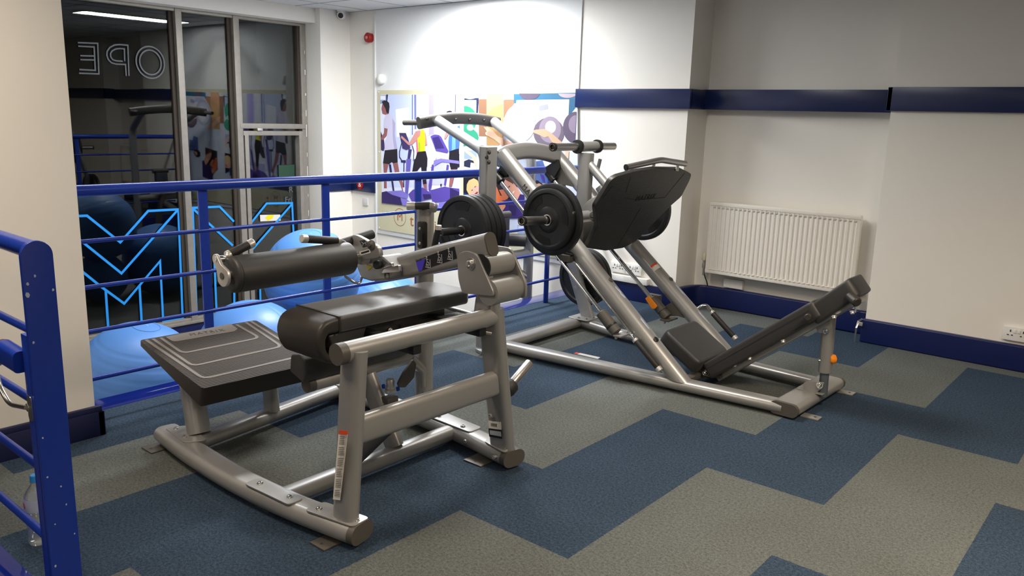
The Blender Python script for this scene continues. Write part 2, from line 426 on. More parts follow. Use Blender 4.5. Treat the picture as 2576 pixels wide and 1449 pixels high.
# far wall, bay recess, right wall
struct(obj('wall_back', box(NB(), (-7.5, 5.61, ZL), (-3.02, 6.2, CEIL)), M['wall']))
struct(obj('wall_recess', box(NB(), (-3.02, 5.92, 0), (-1.60, 6.2, CEIL)), M['wall']))
struct(obj('wall_right', box(NB(), (-1.60, 5.69, 0), (4.2, 6.2, CEIL)), M['wall']))
struct(obj('wall_east', box(NB(), (4.2, -4.0, 0), (4.4, 6.2, CEIL)), M['wall']))
struct(obj('wall_rear', box(NB(), (-7.5, -4.2, ZL), (4.4, -4.0, CEIL)), M['wall']))
struct(obj('wall_left', box(NB(), (-7.3, 0.80, ZL), (-3.60, 1.43, CEIL), 0.004), M['wall'], smooth=SM))
struct(obj('pillar', box(NB(), (-7.5, 5.235, ZL), (-7.0, 5.612, CEIL), 0.003), M['wall'], smooth=SM))
struct(obj('beam', box(NB(), (-7.4, -4.0, 2.318), (-7.08, 5.235, CEIL), 0.003), M['wall'], smooth=SM))
struct(obj('wall_panel', box(NB(), (-6.59, 5.598, 0.2), (-4.03, 5.612, CEIL - 0.005), 0.002), M['board'], smooth=SM), 'white boarding above and below the mural')
bm = NB(); box(bm, (-6.60, 5.592, 0.0), (-6.575, 5.60, CEIL - 0.02), 0.002)
struct(obj('trim_4', bm, M['white'], smooth=SM))
# blue wall band
bm = NB(); box(bm, (-4.045, 5.575, 1.540), (-2.99, 5.612, 1.686), 0.003); box(bm, (-3.021, 5.60, 1.540), (-2.99, 5.83, 1.686), 0.002)
box(bm, (-3.02, 5.815, 1.542), (-1.60, 5.93, 1.690), 0.003); box(bm, (-1.625, 5.665, 1.551), (4.2, 5.70, 1.700), 0.003); box(bm, (-1.625, 5.665, 1.551), (-1.597, 5.83, 1.700), 0.002)
struct(obj('trim_5', bm, M['band'], smooth=SM), 'dark blue band along the walls')
bm = NB(); box(bm, (-7.01, 5.233, 0.62), (-6.985, 5.60, 0.76), 0.002); box(bm, (-7.0, 5.585, 0.62), (-6.59, 5.612, 0.76), 0.002)
struct(obj('trim_6', bm, M['band'], smooth=SM), 'dark blue band beside the mural')
# skirtings
bm = NB()
box(bm, (-3.86, 5.585, 0), (-2.99, 5.612, 0.15), 0.004)
struct(obj('baseboard_back', bm, M['skirt'], smooth=SM))
bm = NB()
path = [(-3.005, 5.60, 0.085), (-2.96, 5.87, 0.085), (-2.60, 5.895, 0.085), (-1.59, 5.895, 0.085)]
sweep(bm, smooth_path(path, 0.1, 8), lambda i, k: rrect(0.05, 0.165, 0.012))
struct(obj('baseboard_recess', bm, M['skirt'], smooth=SM), 'bulky blue skirting under the radiator')
bm = NB(); box(bm, (-1.615, 5.655, 0), (4.2, 5.70, 0.163), 0.012, 3)
struct(obj('baseboard_right', bm, M['skirt'], smooth=SM))
bm = NB()
box(bm, (-3.60, 0.82, 0), (-3.572, 1.455, 0.112), 0.002); box(bm, (-3.60, 0.82, 0.112), (-3.578, 1.45, 0.136), 0.002); box(bm, (-3.88, 1.43, 0), (-3.572, 1.457, 0.112), 0.002)
struct(obj('baseboard_left', bm, flat('dark_skirting', (16, 22, 64)), smooth=SM))

# window wall
G = -7.30
WN = [0]
def wframe(bm, y0, z0, y1, z1, w, x0=-7.30, x1=-7.235):
    """bar between two points in the window plane"""
    WN[0] += 1; x1 += 0.0006 * (WN[0] % 9); x0 -= 0.0004 * (WN[0] % 7)
    a, b = Vector((0, y0, z0)), Vector((0, y1, z1)); d = (b - a).normalized(); s = Vector((0, -d.z, d.y)) * w / 2
    poly = [Vector((x0, p.y, p.z)) for p in (a + s, b + s, b - s, a - s)]
    return prism(bm, poly, (x1 - x0, 0, 0), 0.004)
struct(obj('window_sill_wall', box(NB(), (-7.5, -4.0, ZL), (-7.24, 5.235, -0.60)), M['skirt']), 'low blue wall below the windows')
struct(obj('sill', box(NB(), (-7.42, -4.0, -0.60), (-7.22, 5.235, -0.575), 0.004), M['frame'], smooth=SM))
win = struct(obj('window_1', box(NB(), (-7.312, -4.0, -0.58), (-7.304, 5.235, 2.32)), M['glass']))
def wpart(name, bm, m=None): o = obj(name, bm, m or M['frame'], win, SM); return o
for y in (-2.2, -0.6, 1.0, 2.6, 3.865, 4.44):
    wpart('mullion', wframe(NB(), y, -0.58, y, 2.32, 0.062, -7.32, -7.24))
    wpart('seal', wframe(NB(), y - 0.05, -0.58, y - 0.05, 2.32, 0.04, -7.31, -7.285), M['seal'])
wpart('head_frame', wframe(NB(), -4.0, 2.305, 5.235, 2.305, 0.03, -7.32, -7.25))
wpart('bottom_frame', wframe(NB(), -4.0, -0.565, 5.235, -0.565, 0.03, -7.32, -7.25))
wpart('jamb_frame', wframe(NB(), 5.20, -0.58, 5.20, 2.32, 0.06, -7.32, -7.25))
wpart('jamb_seal', wframe(NB(), 5.155, -0.58, 5.155, 2.32, 0.02, -7.315, -7.27), M['seal'])
wpart('transom', wframe(NB(), 4.44, 1.285, 5.2, 1.285, 0.05, -7.32, -7.24))
case = wpart('casement_frame', wframe(NB(), 4.47, 1.215, 5.17, 1.215, 0.045, -7.31, -7.235))
obj('casement_stile', wframe(NB(), 4.505, -0.55, 4.505, 1.23, 0.045, -7.31, -7.235), M['frame'], case, SM)
obj('casement_stile', wframe(NB(), 5.14, -0.55, 5.14, 1.23, 0.045, -7.31, -7.235), M['frame'], case, SM)
obj('hinge', box(NB(), (-7.235, 4.62, 1.235), (-7.222, 4.68, 1.262), 0.003), M['steel'], case, SM)
for k, y in enumerate((5.19,)):
    bm = NB()
    for z in [i * 0.21 - 0.5 for i in range(13)]:
        w_ = random.uniform(0.003, 0.008); box(bm, (-7.245, y + 0.026 - w_, z), (-7.240, y + 0.026 + w_ * 0.4, z + random.uniform(0.02, 0.13)), 0.001)
    wpart('flaking_paint', bm, M['paper'])
# lettering stuck on the panes
NX = (1, 0, 0)
def wl(pts): return [Vector((-7.296, y, z)) for y, z in pts]
def decal(name, polys, w, m, label=None, closed=False):
    bm = NB()
    for k, p in enumerate(polys): quad_strip(bm, [q + Vector((0.0011 * k, 0, 0)) for q in wl(p)], w, NX, closed=closed)
    return obj(name, bm, m, win, None, label)
decal('window_letter', [[(2.768,0.514),(2.962,0.507),(3.229,0.248),(3.500,0.511),(3.789,0.506),(3.769,-0.555),(3.575,-0.545),(3.582,0.036),(3.224,-0.315),(3.034,-0.132),(2.830,0.083)],
   [(3.780,0.499),(3.219,-0.034),(2.820,0.371)], [(3.069,-0.166),(3.065,-0.509)], [(3.373,-0.169),(3.369,-0.504)]], 0.0215, M['bluetape'], 'large blue outline letter M')
decal('window_letter', [[(4.361,0.344),(4.213,0.504),(3.932,0.511),(3.915,-0.573),(4.033,-0.573)], [(3.939,0.499),(4.336,0.105)], [(4.128,0.008),(4.124,-0.556)], [(4.471,0.238),(4.739,0.503),(5.047,0.488),(5.054,0.109)],
   [(5.042,0.475),(4.510,0.005)], [(4.327,-0.350),(4.321,-0.481)], [(4.624,-0.359),(4.622,-0.529)]], 0.0215, M['bluetape'], 'large blue outline letter Y')
def ell(cx, cy, rx, ry, n=36, a0=0, a1=2 * PI): return [(cx + rx * math.cos(a0 + (a1 - a0) * k / n), cy + ry * math.sin(a0 + (a1 - a0) * k / n)) for k in range(n + (0 if a1 - a0 > 6.2 else 1))]
OC = [(3.609,1.830)]; O1 = [(3.481,1.821)]; O2 = [(3.618,1.967)]
ry_, rz_ = abs(OC[0][0] - O1[0][0]), abs(OC[0][1] - O2[0][1])
decal('window_letter', [ell(OC[0][0], OC[0][1], ry_, rz_), ell(OC[0][0], OC[0][1], ry_ * 0.76, rz_ * 0.77)], 0.013, M['greytape'], 'grey double-line letter O', True)
decal('window_letter', [[(3.409,1.703),(3.417,1.961),(3.349,1.962),(3.304,1.955),(3.262,1.932),(3.236,1.897),(3.231,1.864),(3.241,1.829),(3.266,1.804),(3.303,1.796),(3.385,1.798),(3.385,1.701)], [(3.380,1.825),(3.384,1.928),(3.346,1.929),(3.309,1.922),(3.277,1.903),(3.262,1.879),(3.263,1.853),(3.278,1.831),(3.308,1.823),(3.363,1.824)]], 0.012, M['greytape'], 'grey double-line letter P seen from behind')
decal('window_letter', [[(3.001,1.949),(3.162,1.956),(3.153,1.705),(2.991,1.702)], [(3.002,1.921),(3.130,1.924),(3.125,1.733),(2.996,1.732)], [(3.012,1.845),(3.131,1.850)], [(3.009,1.813),(3.132,1.818)]], 0.012, M['greytape'], 'grey double-line letter E seen from behind')
q = wl([(4.656,0.390),(4.896,0.376),(4.899,0.313),(4.658,0.324)])
bm = prism(NB(), q, (0.004, 0, 0)); plate = obj('window_notice', bm, M['paper'], win, None, 'white notice with a yellow blot')
q = wl([(4.715,0.357),(4.753,0.383),(4.820,0.378),(4.799,0.342),(4.742,0.326)]); obj('blot', prism(NB(), [a + Vector((0.004, 0, 0)) for a in q], (0.001, 0, 0)), M['yellow'], plate)
q = wl([(4.896,0.888),(5.090,0.891),(5.086,0.766),(4.896,0.765)]); obj('window_sticker', prism(NB(), q, (0.002, 0, 0)), flat('green_sticker', (34, 66, 48)), win, None, 'dark green sticker')
for s, p in (('R', [(5.037,0.627),(5.042,0.626)]), ('Fri', [(5.004,0.524),(5.009,0.524)])):
    obj('window_lettering', textmesh(s, 0.085, (-7.294, p[0][0], p[0][1]), (0, 1, 0), (0, 0, 1)), M['greytape'], win)
# dark street outside
struct(obj('street', box(NB(), (-14, -6, ZL - 0.4), (-7.6, 9, ZL - 0.3)), M['outside']))
struct(obj('facade_across', box(NB(), (-14.3, -6, ZL - 0.4), (-14, 9, 5)), M['outside']))

# ceiling luminaires
for i, (x, y, sx, sy, p, c) in enumerate(PANELS):
    names = ['long ceiling light nearest the mural wall', 'long ceiling light over the window-side lower level', 'square ceiling light above the leg press', 'square ceiling light over the stair opening',
             'square ceiling light in the middle of the room', 'square ceiling light above and behind the camera', 'square ceiling light by the far right', 'square ceiling light at the rear left']
    t = thing('ceiling_light', (x, y, CEIL), names[i], 'ceiling light', 'ceiling lights')
    bm = NB()
    for lo, hi in (((x - sx / 2 - 0.02, y - sy / 2 - 0.02), (x + sx / 2 + 0.02, y - sy / 2)), ((x - sx / 2 - 0.02, y + sy / 2), (x + sx / 2 + 0.02, y + sy / 2 + 0.02)),
                   ((x - sx / 2 - 0.02, y - sy / 2), (x - sx / 2, y + sy / 2)), ((x + sx / 2, y - sy / 2), (x + sx / 2 + 0.02, y + sy / 2))):
        box(bm, (lo[0], lo[1], CEIL - 0.02), (hi[0], hi[1], CEIL))
    obj('light_frame', bm, M['white'], t)
    obj('diffuser', box(NB(), (x - sx / 2, y - sy / 2, CEIL - 0.012), (x + sx / 2, y + sy / 2, CEIL - 0.004)), M['emit'], t)
t = thing('spot_light', (-5.20, 5.28, CEIL), 'round recessed down-light close to the mural wall', 'ceiling light')
obj('bezel', lathe(NB(), (-5.20, 5.28, CEIL - 0.004), (0, 0, 1), [(0.035, 0), (0.05, 0), (0.05, 0.006), (0.035, 0.006), (0.035, 0)], 32, False), M['white'], t, SM)

# ------------------------------------------------------------------ wall fittings
rad = thing('radiator', (-2.31, 5.85, 0.28), 'white ribbed panel radiator in the wall recess', 'radiator')
RX0, RX1, RZ0, RZ1, RY = -2.875, -1.740, 0.285, 0.845, 5.80
bm = NB(); n = 31; step = (RX1 - RX0 - 0.04) / n; rings = []
prof = []
for k in range(n):
    x = RX0 + 0.02 + k * step
    prof += [(x, 0.0), (x + step * 0.30, 0.0), (x + step * 0.45, 0.0045), (x + step * 0.75, 0.0045), (x + step * 0.9, 0.0)]
prof = [(RX0, 0.006)] + prof + [(RX1, 0.006)]
a = [bm.verts.new((x, RY + d, RZ1 - 0.03)) for x, d in prof]; b = [bm.verts.new((x, RY + d, RZ0 + 0.03)) for x, d in prof]
for i in range(len(prof) - 1): bm.faces.new((a[i], a[i + 1], b[i + 1], b[i]))
box(bm, (RX0, RY + 0.012, RZ0), (RX1, RY + 0.05, RZ1), 0.006); box(bm, (RX0, RY - 0.001, RZ0), (RX1, RY + 0.02, RZ0 + 0.03), 0.006); box(bm, (RX0, RY - 0.001, RZ1 - 0.03), (RX1, RY + 0.02, RZ1), 0.006)
for k in range(n):
    x = RX0 + 0.02 + k * step + step * 0.6
    box(bm, (x - 0.010, RY - 0.006, RZ0 + 0.028), (x + 0.010, RY + 0.004, RZ0 + 0.036), 0.002)
obj('panel', bm, M['radiator'], rad, SM)
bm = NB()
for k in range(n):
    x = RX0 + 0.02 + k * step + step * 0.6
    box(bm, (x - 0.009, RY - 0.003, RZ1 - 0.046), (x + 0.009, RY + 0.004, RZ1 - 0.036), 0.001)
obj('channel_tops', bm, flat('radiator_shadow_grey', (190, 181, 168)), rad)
obj('rear_panel', box(NB(), (RX0 + 0.01, RY + 0.055, RZ0 + 0.01), (RX1 - 0.01, RY + 0.085, RZ1 - 0.01), 0.004), M['radiator'], rad, SM)
obj('bracket', box(NB(), (RX0 + 0.2, RY + 0.085, RZ0 + 0.1), (RX0 + 0.24, 5.919, RZ1 - 0.1)), M['radiator'], rad)
obj('bracket', box(NB(), (RX1 - 0.24, RY + 0.085, RZ0 + 0.1), (RX1 - 0.2, 5.919, RZ1 - 0.1)), M['radiator'], rad)
v = obj('valve', lathe(NB(), (-2.90, 5.83, 0.345), (0, 0, 1), [(0.009, -0.09), (0.009, -0.03), (0.016, -0.03), (0.016, 0.0), (0.012, 0.012), (0.012, 0.03)], 18), M['steel'], rad, SM)
obj('valve_cap', lathe(NB(), (-2.90, 5.83, 0.375), (0, 0, 1), [(0.018, 0), (0.02, 0.005), (0.018, 0.05), (0.012, 0.06), (0, 0.06)], 18), flat('cream_cap', (205, 198, 170)), v, SM)
obj('valve', lathe(NB(), (-1.715, 5.83, 0.29), (0, 0, 1), [(0.008, -0.13), (0.008, -0.03), (0.02, -0.03), (0.02, 0.02), (0.011, 0.03), (0.011, 0.08), (0, 0.085)], 18), M['steel'], rad, SM)
tag(obj('cable', tube(NB(), [(-2.90, 5.835, 0.30), (-2.895, 5.85, 0.24), (-2.885, 5.87, 0.2), (-2.88, 5.885, 0.16)], 0.0045, 0.03, 8), M['plastic'], smooth=SM), 'thin black cable running down to the skirting left of the radiator', 'cable')
def socket(x0, x1, y, z0, z1, label, group='double wall sockets'):
    t = thing('wall_socket', ((x0 + x1) / 2, y, z0), label, 'socket', group)
    obj('faceplate', box(NB(), (x0, y - 0.022, z0), (x1, y, z1), 0.004), M['white'], t, SM)
    for cx in ((x0 * 0.73 + x1 * 0.27), (x0 * 0.27 + x1 * 0.73)):
        bm = NB()
        cz = (z0 + z1) / 2
        for dx, dz, w, h in ((0, 0.018, 0.003, 0.007), (-0.011, -0.008, 0.005, 0.003), (0.011, -0.008, 0.005, 0.003)):
            box(bm, (cx + dx - w, y - 0.024, cz + dz - h), (cx + dx + w, y - 0.021, cz + dz + h))
        obj('pin_holes', bm, M['socket_dark'], t)
    for cx in ((x0 * 0.58 + x1 * 0.42), (x0 * 0.42 + x1 * 0.58)):
        obj('rocker_switch', box(NB(), (cx - 0.007, y - 0.027, z1 - 0.035), (cx + 0.007, y - 0.02, z1 - 0.013), 0.002), M['white'], t, SM)
    return t
socket(-3.62, -3.475, 5.61, 0.215, 0.30, 'double wall socket behind the leg press, left of the pair', None)
socket(-3.470, -3.325, 5.61, 0.215, 0.30, 'double wall socket behind the leg press, right of the pair', None)
socket(-0.785, -0.635, 5.69, 0.185, 0.27, 'double wall socket above the skirting at the right edge', None)
tag(obj('cable_trunking', box(NB(), (-3.86, 5.56, 0.15), (-3.25, 5.612, 0.20), 0.005), M['white'], smooth=SM), 'white trunking strip below the pair of sockets', 'trunking')
tag(obj('blanking_box', box(NB(), (-2.75, 5.885, 0.175), (-2.59, 5.925, 0.245), 0.004), M['white'], smooth=SM), 'plain white blanking box under the radiator', 'box')
t = thing('skirting_bracket', (-1.62, 5.62, 0.0), 'bent bare metal clip at the broken corner of the blue skirting', 'bracket')
obj('strip', quad_strip(NB(), [(-1.636, 5.63, 0.0), (-1.636, 5.63, 0.10), (-1.632, 5.65, 0.145), (-1.61, 5.652, 0.165)], 0.012, (0, -1, 0), 0.003), M['steel'], t)
obj('clip', box(NB(), (-1.632, 5.642, 0.115), (-1.602, 5.654, 0.14), 0.002), M['alu'], t, SM)
# alarm sounder, sensor, camera, switch, call point
t = thing('alarm_sounder', (-6.66, 5.61, 2.19), 'small round red alarm sounder high beside the mural board', 'alarm')
obj('base', lathe(NB(), (-6.66, 5.61, 2.19), (0, -1, 0), [(0.045, 0), (0.045, 0.03), (0.05, 0.032), (0.05, 0.05), (0.04, 0.06), (0, 0.06)], 32), M['red'], t, SM)
obj('lens', lathe(NB(), (-6.66, 5.55, 2.19), (0, -1, 0), [(0.016, 0), (0.014, 0.008), (0, 0.011)], 20), flat('pale_red', (205, 120, 110)), t, SM)
t = thing('wall_sensor', (-6.48, 5.60, 1.78), 'white rounded sensor on the white board just above the mural', 'sensor')
obj('body', lathe(NB(), (-6.48, 5.60, 1.78), (0, -1, 0), [(0.05, 0), (0.054, 0.01), (0.05, 0.035), (0.035, 0.05), (0, 0.055)], 32), M['white'], t, SM)
obj('slot', box(NB(), (-6.52, 5.562, 1.80), (-6.455, 5.566, 1.803)), M['socket_dark'], t)
t = thing('security_camera', (-6.96, 5.47, CEIL), 'small white dome camera under the ceiling by the pillar', 'camera')
obj('mount', lathe(NB(), (-6.955, 5.47, CEIL), (0, 0, -1), [(0.045, 0), (0.045, 0.015), (0.035, 0.02)], 28), M['white'], t, SM)
cb = obj('camera_ball', lathe(NB(), (-6.955, 5.47, CEIL - 0.045), (0.6, -0.75, -0.25), [(0.01, -0.04), (0.03, -0.032), (0.042, -0.01), (0.044, 0.01), (0.034, 0.032), (0.022, 0.04)], 28), M['white'], t, SM)
obj('lens', lathe(NB(), Vector((-6.955, 5.47, CEIL - 0.045)) + Vector((0.6, -0.75, -0.25)).normalized() * 0.036, (0.6, -0.75, -0.25), [(0.027, 0), (0.027, 0.006), (0.015, 0.012), (0, 0.013)], 24), M['plastic'], cb, SM)
t = thing('light_switch', (-6.765, 5.61, 0.475), 'square grey blank plate on the white wall left of the mural', 'switch')
obj('faceplate', box(NB(), (-6.805, 5.598, 0.475), (-6.725, 5.61, 0.555), 0.004), flat('plate_grey', (205, 204, 200)), t, SM)
t = thing('fire_sign', (-6.83, 5.585, 0.678), 'round red fire-point sign on the blue band beside the mural', 'sign')
obj('disc', lathe(NB(), (-6.83, 5.586, 0.690), (0, -1, 0), [(0.05, 0), (0.05, 0.006), (0, 0.006)], 32), M['red'], t, SM)
obj('symbol', textmesh('&', 0.075, (-6.83, 5.579, 0.692), (1, 0, 0), (0, 0, 1)), M['white'], t)

# ------------------------------------------------------------------ the mural
mural = thing('mural_board', (-5.28, 5.59, 0.2), 'long cream mural board printed with two gym photographs', 'mural')
cream = flat('mural_cream', (196, 190, 160))
obj('board', prism(NB(), [(-6.545, 5.597, 1.672), (-4.03, 5.597, 1.690), (-4.03, 5.597, 0.245), (-6.545, 5.597, 0.245)], (0, -0.006, 0), 0.001), cream, mural)
MC = {}
def mc(c):
    if c not in MC: MC[c] = flat('print_colour', c)
    return MC[c]
def picture(name, shapes, label, y0=5.5905, dim=1.0):
    """one flat print: every shape a thin coloured film over the one before"""
    bm = NB(); mats = []; y = y0
    for col, poly in shapes:
        m = mc(tuple(int(v * dim) for v in col))
        if m not in mats: mats.append(m)
        y -= 0.00012
        f = bm.faces.new([bm.verts.new((x, y, z)) for x, z in poly]); f.material_index = mats.index(m)
    return obj(name, bm, mats, mural, None, label)
def mell(p0, p1, rx=None, clip=None, n=28):
    """ellipse from centre and corner of its box, clipped to x range"""
    cx, cz = p0; rx, rz = abs(p1[0] - p0[0]), abs(p1[1] - p0[1])
    out = [(cx + rx * math.cos(2 * PI * k / n), cz + rz * math.sin(2 * PI * k / n)) for k in range(n)]
    if clip: out = [(min(max(x, clip[0]), clip[1]), min(max(z, clip[2]), clip[3])) for x, z in out]
    return out
PUR = (88, 70, 160); PUD = (50, 36, 96); PUL = (130, 118, 205); SK = (196, 136, 130); SKD = (150, 92, 92)
picture('gym_photograph', [
    ((226, 230, 246), [(-6.505,1.629),(-5.363,1.637),(-5.352,0.557),(-5.637,0.550),(-6.484,0.525)]),
    ((196, 206, 238), [(-6.380,1.630),(-6.029,1.631),(-6.026,0.927),(-6.384,0.906)]), ((204, 212, 240), [(-6.397,0.986),(-6.011,1.007),(-6.010,0.724),(-6.390,0.695)]),
    ((238, 240, 252), [(-6.269,1.485),(-6.076,1.510),(-6.059,1.222),(-6.254,1.215)]),
    ((150, 165, 205), [(-6.503,1.624),(-6.405,1.624),(-6.405,1.543),(-6.504,1.537)]), ((38, 38, 90), [(-6.411,1.630),(-6.382,1.630),(-6.393,1.559),(-6.408,1.554)]), ((240, 240, 250), [(-6.498,1.618),(-6.422,1.616),(-6.422,1.578),(-6.499,1.577)]),
    ((92, 104, 160), [(-6.030,1.631),(-6.016,1.631),(-6.015,1.240),(-6.029,1.245)]), ((112, 122, 180), [(-5.999,1.631),(-5.969,1.631),(-5.966,1.300),(-5.992,1.299)]),
    ((188, 184, 236), [(-5.816,1.632),(-5.671,1.633),(-5.667,1.257),(-5.805,1.242)]), ((168, 160, 226), [(-5.790,1.632),(-5.722,1.632),(-5.718,1.256),(-5.786,1.253)]),
    ((246, 246, 252), [(-5.670,1.633),(-5.444,1.634),(-5.437,1.265),(-5.665,1.257)]), ((70, 70, 120), [(-5.441,1.634),(-5.430,1.634),(-5.431,1.466),(-5.441,1.466)]),
    ((190, 190, 228), [(-5.746,1.021),(-5.565,1.031),(-5.561,0.784),(-5.743,0.771)]), ((176, 178, 220), [(-6.002,0.801),(-5.744,0.819),(-5.743,0.723),(-6.002,0.702)]),
    # left walker
    ((60, 40, 90), [(-6.496,1.262),(-6.446,1.175),(-6.434,1.098),(-6.455,1.063),(-6.494,1.073)]),
    (SKD, [(-6.468,1.537),(-6.435,1.537),(-6.406,1.483),(-6.373,1.440),(-6.415,1.429),(-6.465,1.439),(-6.477,1.471),(-6.483,1.490)]),
    ((34, 28, 40), [(-6.477,1.558),(-6.447,1.570),(-6.401,1.571),(-6.366,1.549),(-6.358,1.511),(-6.372,1.440),(-6.406,1.453),(-6.423,1.494),(-6.456,1.532)]),
    ((206, 200, 226), [(-6.415,1.433),(-6.360,1.436),(-6.302,1.398),(-6.273,1.350),(-6.280,1.241),(-6.262,1.160),(-6.242,1.095),(-6.287,1.082),(-6.438,1.074),(-6.438,1.153),(-6.399,1.210),(-6.388,1.292),(-6.452,1.299),(-6.444,1.379)]),
    ((176, 168, 204), [(-6.315,1.398),(-6.273,1.350),(-6.280,1.241),(-6.242,1.095),(-6.287,1.082),(-6.312,1.213)]),
    (SKD, [(-6.441,1.298),(-6.388,1.290),(-6.403,1.221),(-6.467,1.174),(-6.493,1.181),(-6.480,1.212),(-6.445,1.247)]),
    ((30, 27, 36), [(-6.434,1.072),(-6.244,1.095),(-6.237,0.956),(-6.284,0.938),(-6.329,0.959),(-6.367,0.934),(-6.463,0.939)]),
    (SKD, [(-6.458,0.937),(-6.378,0.936),(-6.408,0.834),(-6.405,0.679),(-6.450,0.676),(-6.449,0.815)]), (SKD, [(-6.311,0.946),(-6.238,0.961),(-6.207,0.847),(-6.135,0.722),(-6.110,0.672),(-6.152,0.646),(-6.205,0.759),(-6.278,0.854)]),
    ((232, 230, 242), [(-6.457,0.681),(-6.403,0.685),(-6.403,0.648),(-6.459,0.644)]), ((228, 226, 240), [(-6.164,0.712),(-6.131,0.723),(-6.115,0.671),(-6.146,0.647)]),
    # cross trainer
    ((60, 48, 110), [(-6.075,1.103),(-6.027,1.100),(-6.075,0.924),(-6.107,0.923)]), ((104, 92, 176), [(-6.107,1.002),(-6.035,1.005),(-6.084,0.641),(-6.128,0.648)]), ((44, 36, 88), [(-6.188,0.986),(-6.115,0.990),(-6.115,0.963),(-6.188,0.964)]), ((44, 36, 88), [(-6.372,0.932),(-6.338,0.936),(-6.285,0.658),(-6.310,0.656)]), ((44, 36, 88), [(-6.149,0.961),(-6.135,0.962),(-6.139,0.714),(-6.152,0.713)]),
    ((62, 50, 96), [(-6.213,1.256),(-6.115,1.258),(-6.075,1.189),(-6.049,1.110),(-6.107,1.091),(-6.165,1.104)]),
    ((40, 36, 80), [(-6.215,1.075),(-6.203,1.075),(-6.203,1.021),(-6.172,0.989),(-6.184,0.981),(-6.215,1.015)]), ((40, 36, 80), [(-6.172,1.186),(-6.164,1.186),(-6.201,1.070),(-6.215,1.069)]), ((40, 36, 80), [(-6.027,1.138),(-6.015,1.141),(-5.991,1.085),(-5.999,0.988),(-6.009,0.987),(-6.003,1.080)]),
    # woman
    ((226, 110, 140), [(-5.968,1.194),(-5.937,1.203),(-5.930,1.083),(-5.957,1.068)]), (SK, [(-5.972,1.279),(-5.902,1.294),(-5.909,1.228),(-6.026,1.146),(-6.075,1.141),(-6.188,1.209),(-6.176,1.230),(-6.063,1.164)]), (SK, [(-5.840,1.288),(-5.823,1.236),(-5.804,1.153),(-5.835,1.149),(-5.847,1.230)]),
    ((198, 214, 34), [(-5.894,1.300),(-5.852,1.298),(-5.836,1.230),(-5.839,1.093),(-5.930,1.082),(-5.947,1.210),(-5.909,1.238)]),
    ((150, 190, 20), [(-5.931,1.174),(-5.909,1.175),(-5.908,1.085),(-5.927,1.083)]),
    ((32, 28, 38), [(-5.948,1.076),(-5.827,1.093),(-5.802,1.025),(-5.806,0.941),(-6.003,0.929),(-5.991,0.967)]), ((32, 28, 38), [(-5.991,1.008),(-5.811,1.017),(-5.816,0.803),(-5.808,0.777),(-5.863,0.766),(-5.894,0.946),(-5.961,0.879),(-6.021,0.875)]),
    (SKD, [(-5.861,0.766),(-5.811,0.777),(-5.808,0.716),(-5.836,0.713)]),
    # right walker
    ((44, 34, 60), [(-5.558,1.462),(-5.539,1.479),(-5.506,1.487),(-5.477,1.482),(-5.468,1.467),(-5.513,1.459)]), (SK, [(-5.547,1.297),(-5.504,1.278),(-5.559,1.219),(-5.578,1.224)]),
    ((70, 110, 220), [(-5.506,1.278),(-5.496,1.299),(-5.371,1.354),(-5.365,1.248),(-5.377,1.140),(-5.511,1.097),(-5.518,1.201)]), ((110, 160, 240), [(-5.466,1.264),(-5.423,1.276),(-5.420,1.133),(-5.471,1.115)]),
    ((28, 25, 36), [(-5.501,1.108),(-5.377,1.139),(-5.365,0.967),(-5.490,0.960),(-5.509,1.036)]), ((28, 25, 36), [(-5.507,1.065),(-5.368,1.087),(-5.395,0.947),(-5.481,0.938)]), (SKD, [(-5.481,0.937),(-5.413,0.944),(-5.464,0.776),(-5.503,0.773)]),
    # treadmill
    ((214, 212, 244), [(-5.782,1.227),(-5.755,1.244),(-5.666,1.047),(-5.745,0.944),(-5.760,0.943),(-5.716,1.056)]),
    (PUR, [(-5.763,1.238),(-5.703,1.257),(-5.643,1.254),(-5.613,1.239),(-5.513,1.108),(-5.533,1.091),(-5.684,1.105)]), ((56, 42, 110), [(-5.733,1.224),(-5.650,1.242),(-5.567,1.132),(-5.686,1.121)]),
    (PUL, [(-5.715,1.007),(-5.617,1.033),(-5.375,1.023),(-5.366,0.995),(-5.602,1.003),(-5.699,0.959)]), (PUR, [(-5.737,0.968),(-5.708,0.964),(-5.741,0.755),(-5.776,0.698),(-5.783,0.762)]), (PUR, [(-5.535,0.980),(-5.504,0.977),(-5.546,0.777),(-5.569,0.784)]),
    ((24, 22, 40), [(-5.620,0.789),(-5.599,0.791),(-5.602,0.765),(-5.621,0.766)]),
    # bases
    (PUD, [(-6.480,0.639),(-6.407,0.657),(-6.255,0.638),(-6.197,0.614),(-6.164,0.532),(-6.481,0.528)]), (PUL, [(-6.407,0.654),(-6.172,0.683),(-6.074,0.647),(-6.090,0.607),(-6.189,0.610),(-6.322,0.627)]), (PUL, [(-6.189,0.610),(-6.090,0.596),(-6.025,0.568),(-6.066,0.531),(-6.160,0.533)]),
    (PUR, [(-6.074,0.652),(-6.010,0.702),(-5.863,0.735),(-5.746,0.689),(-5.740,0.637),(-6.009,0.570)]), (PUD, [(-5.867,0.669),(-5.746,0.679),(-5.740,0.637),(-5.843,0.617)]),
    (PUR, [(-5.766,0.714),(-5.561,0.768),(-5.487,0.763),(-5.363,0.763),(-5.359,0.575),(-5.484,0.563),(-5.500,0.636),(-5.726,0.600)]), (PUD, [(-5.487,0.763),(-5.366,0.731),(-5.359,0.575),(-5.484,0.563)]),
    (PUL, [(-5.634,0.608),(-5.485,0.637),(-5.499,0.567),(-5.637,0.554)]), (PUL, [(-5.726,0.616),(-5.642,0.581),(-5.637,0.554),(-5.695,0.565)]),
], 'print of people on gym machines', dim=0.96)
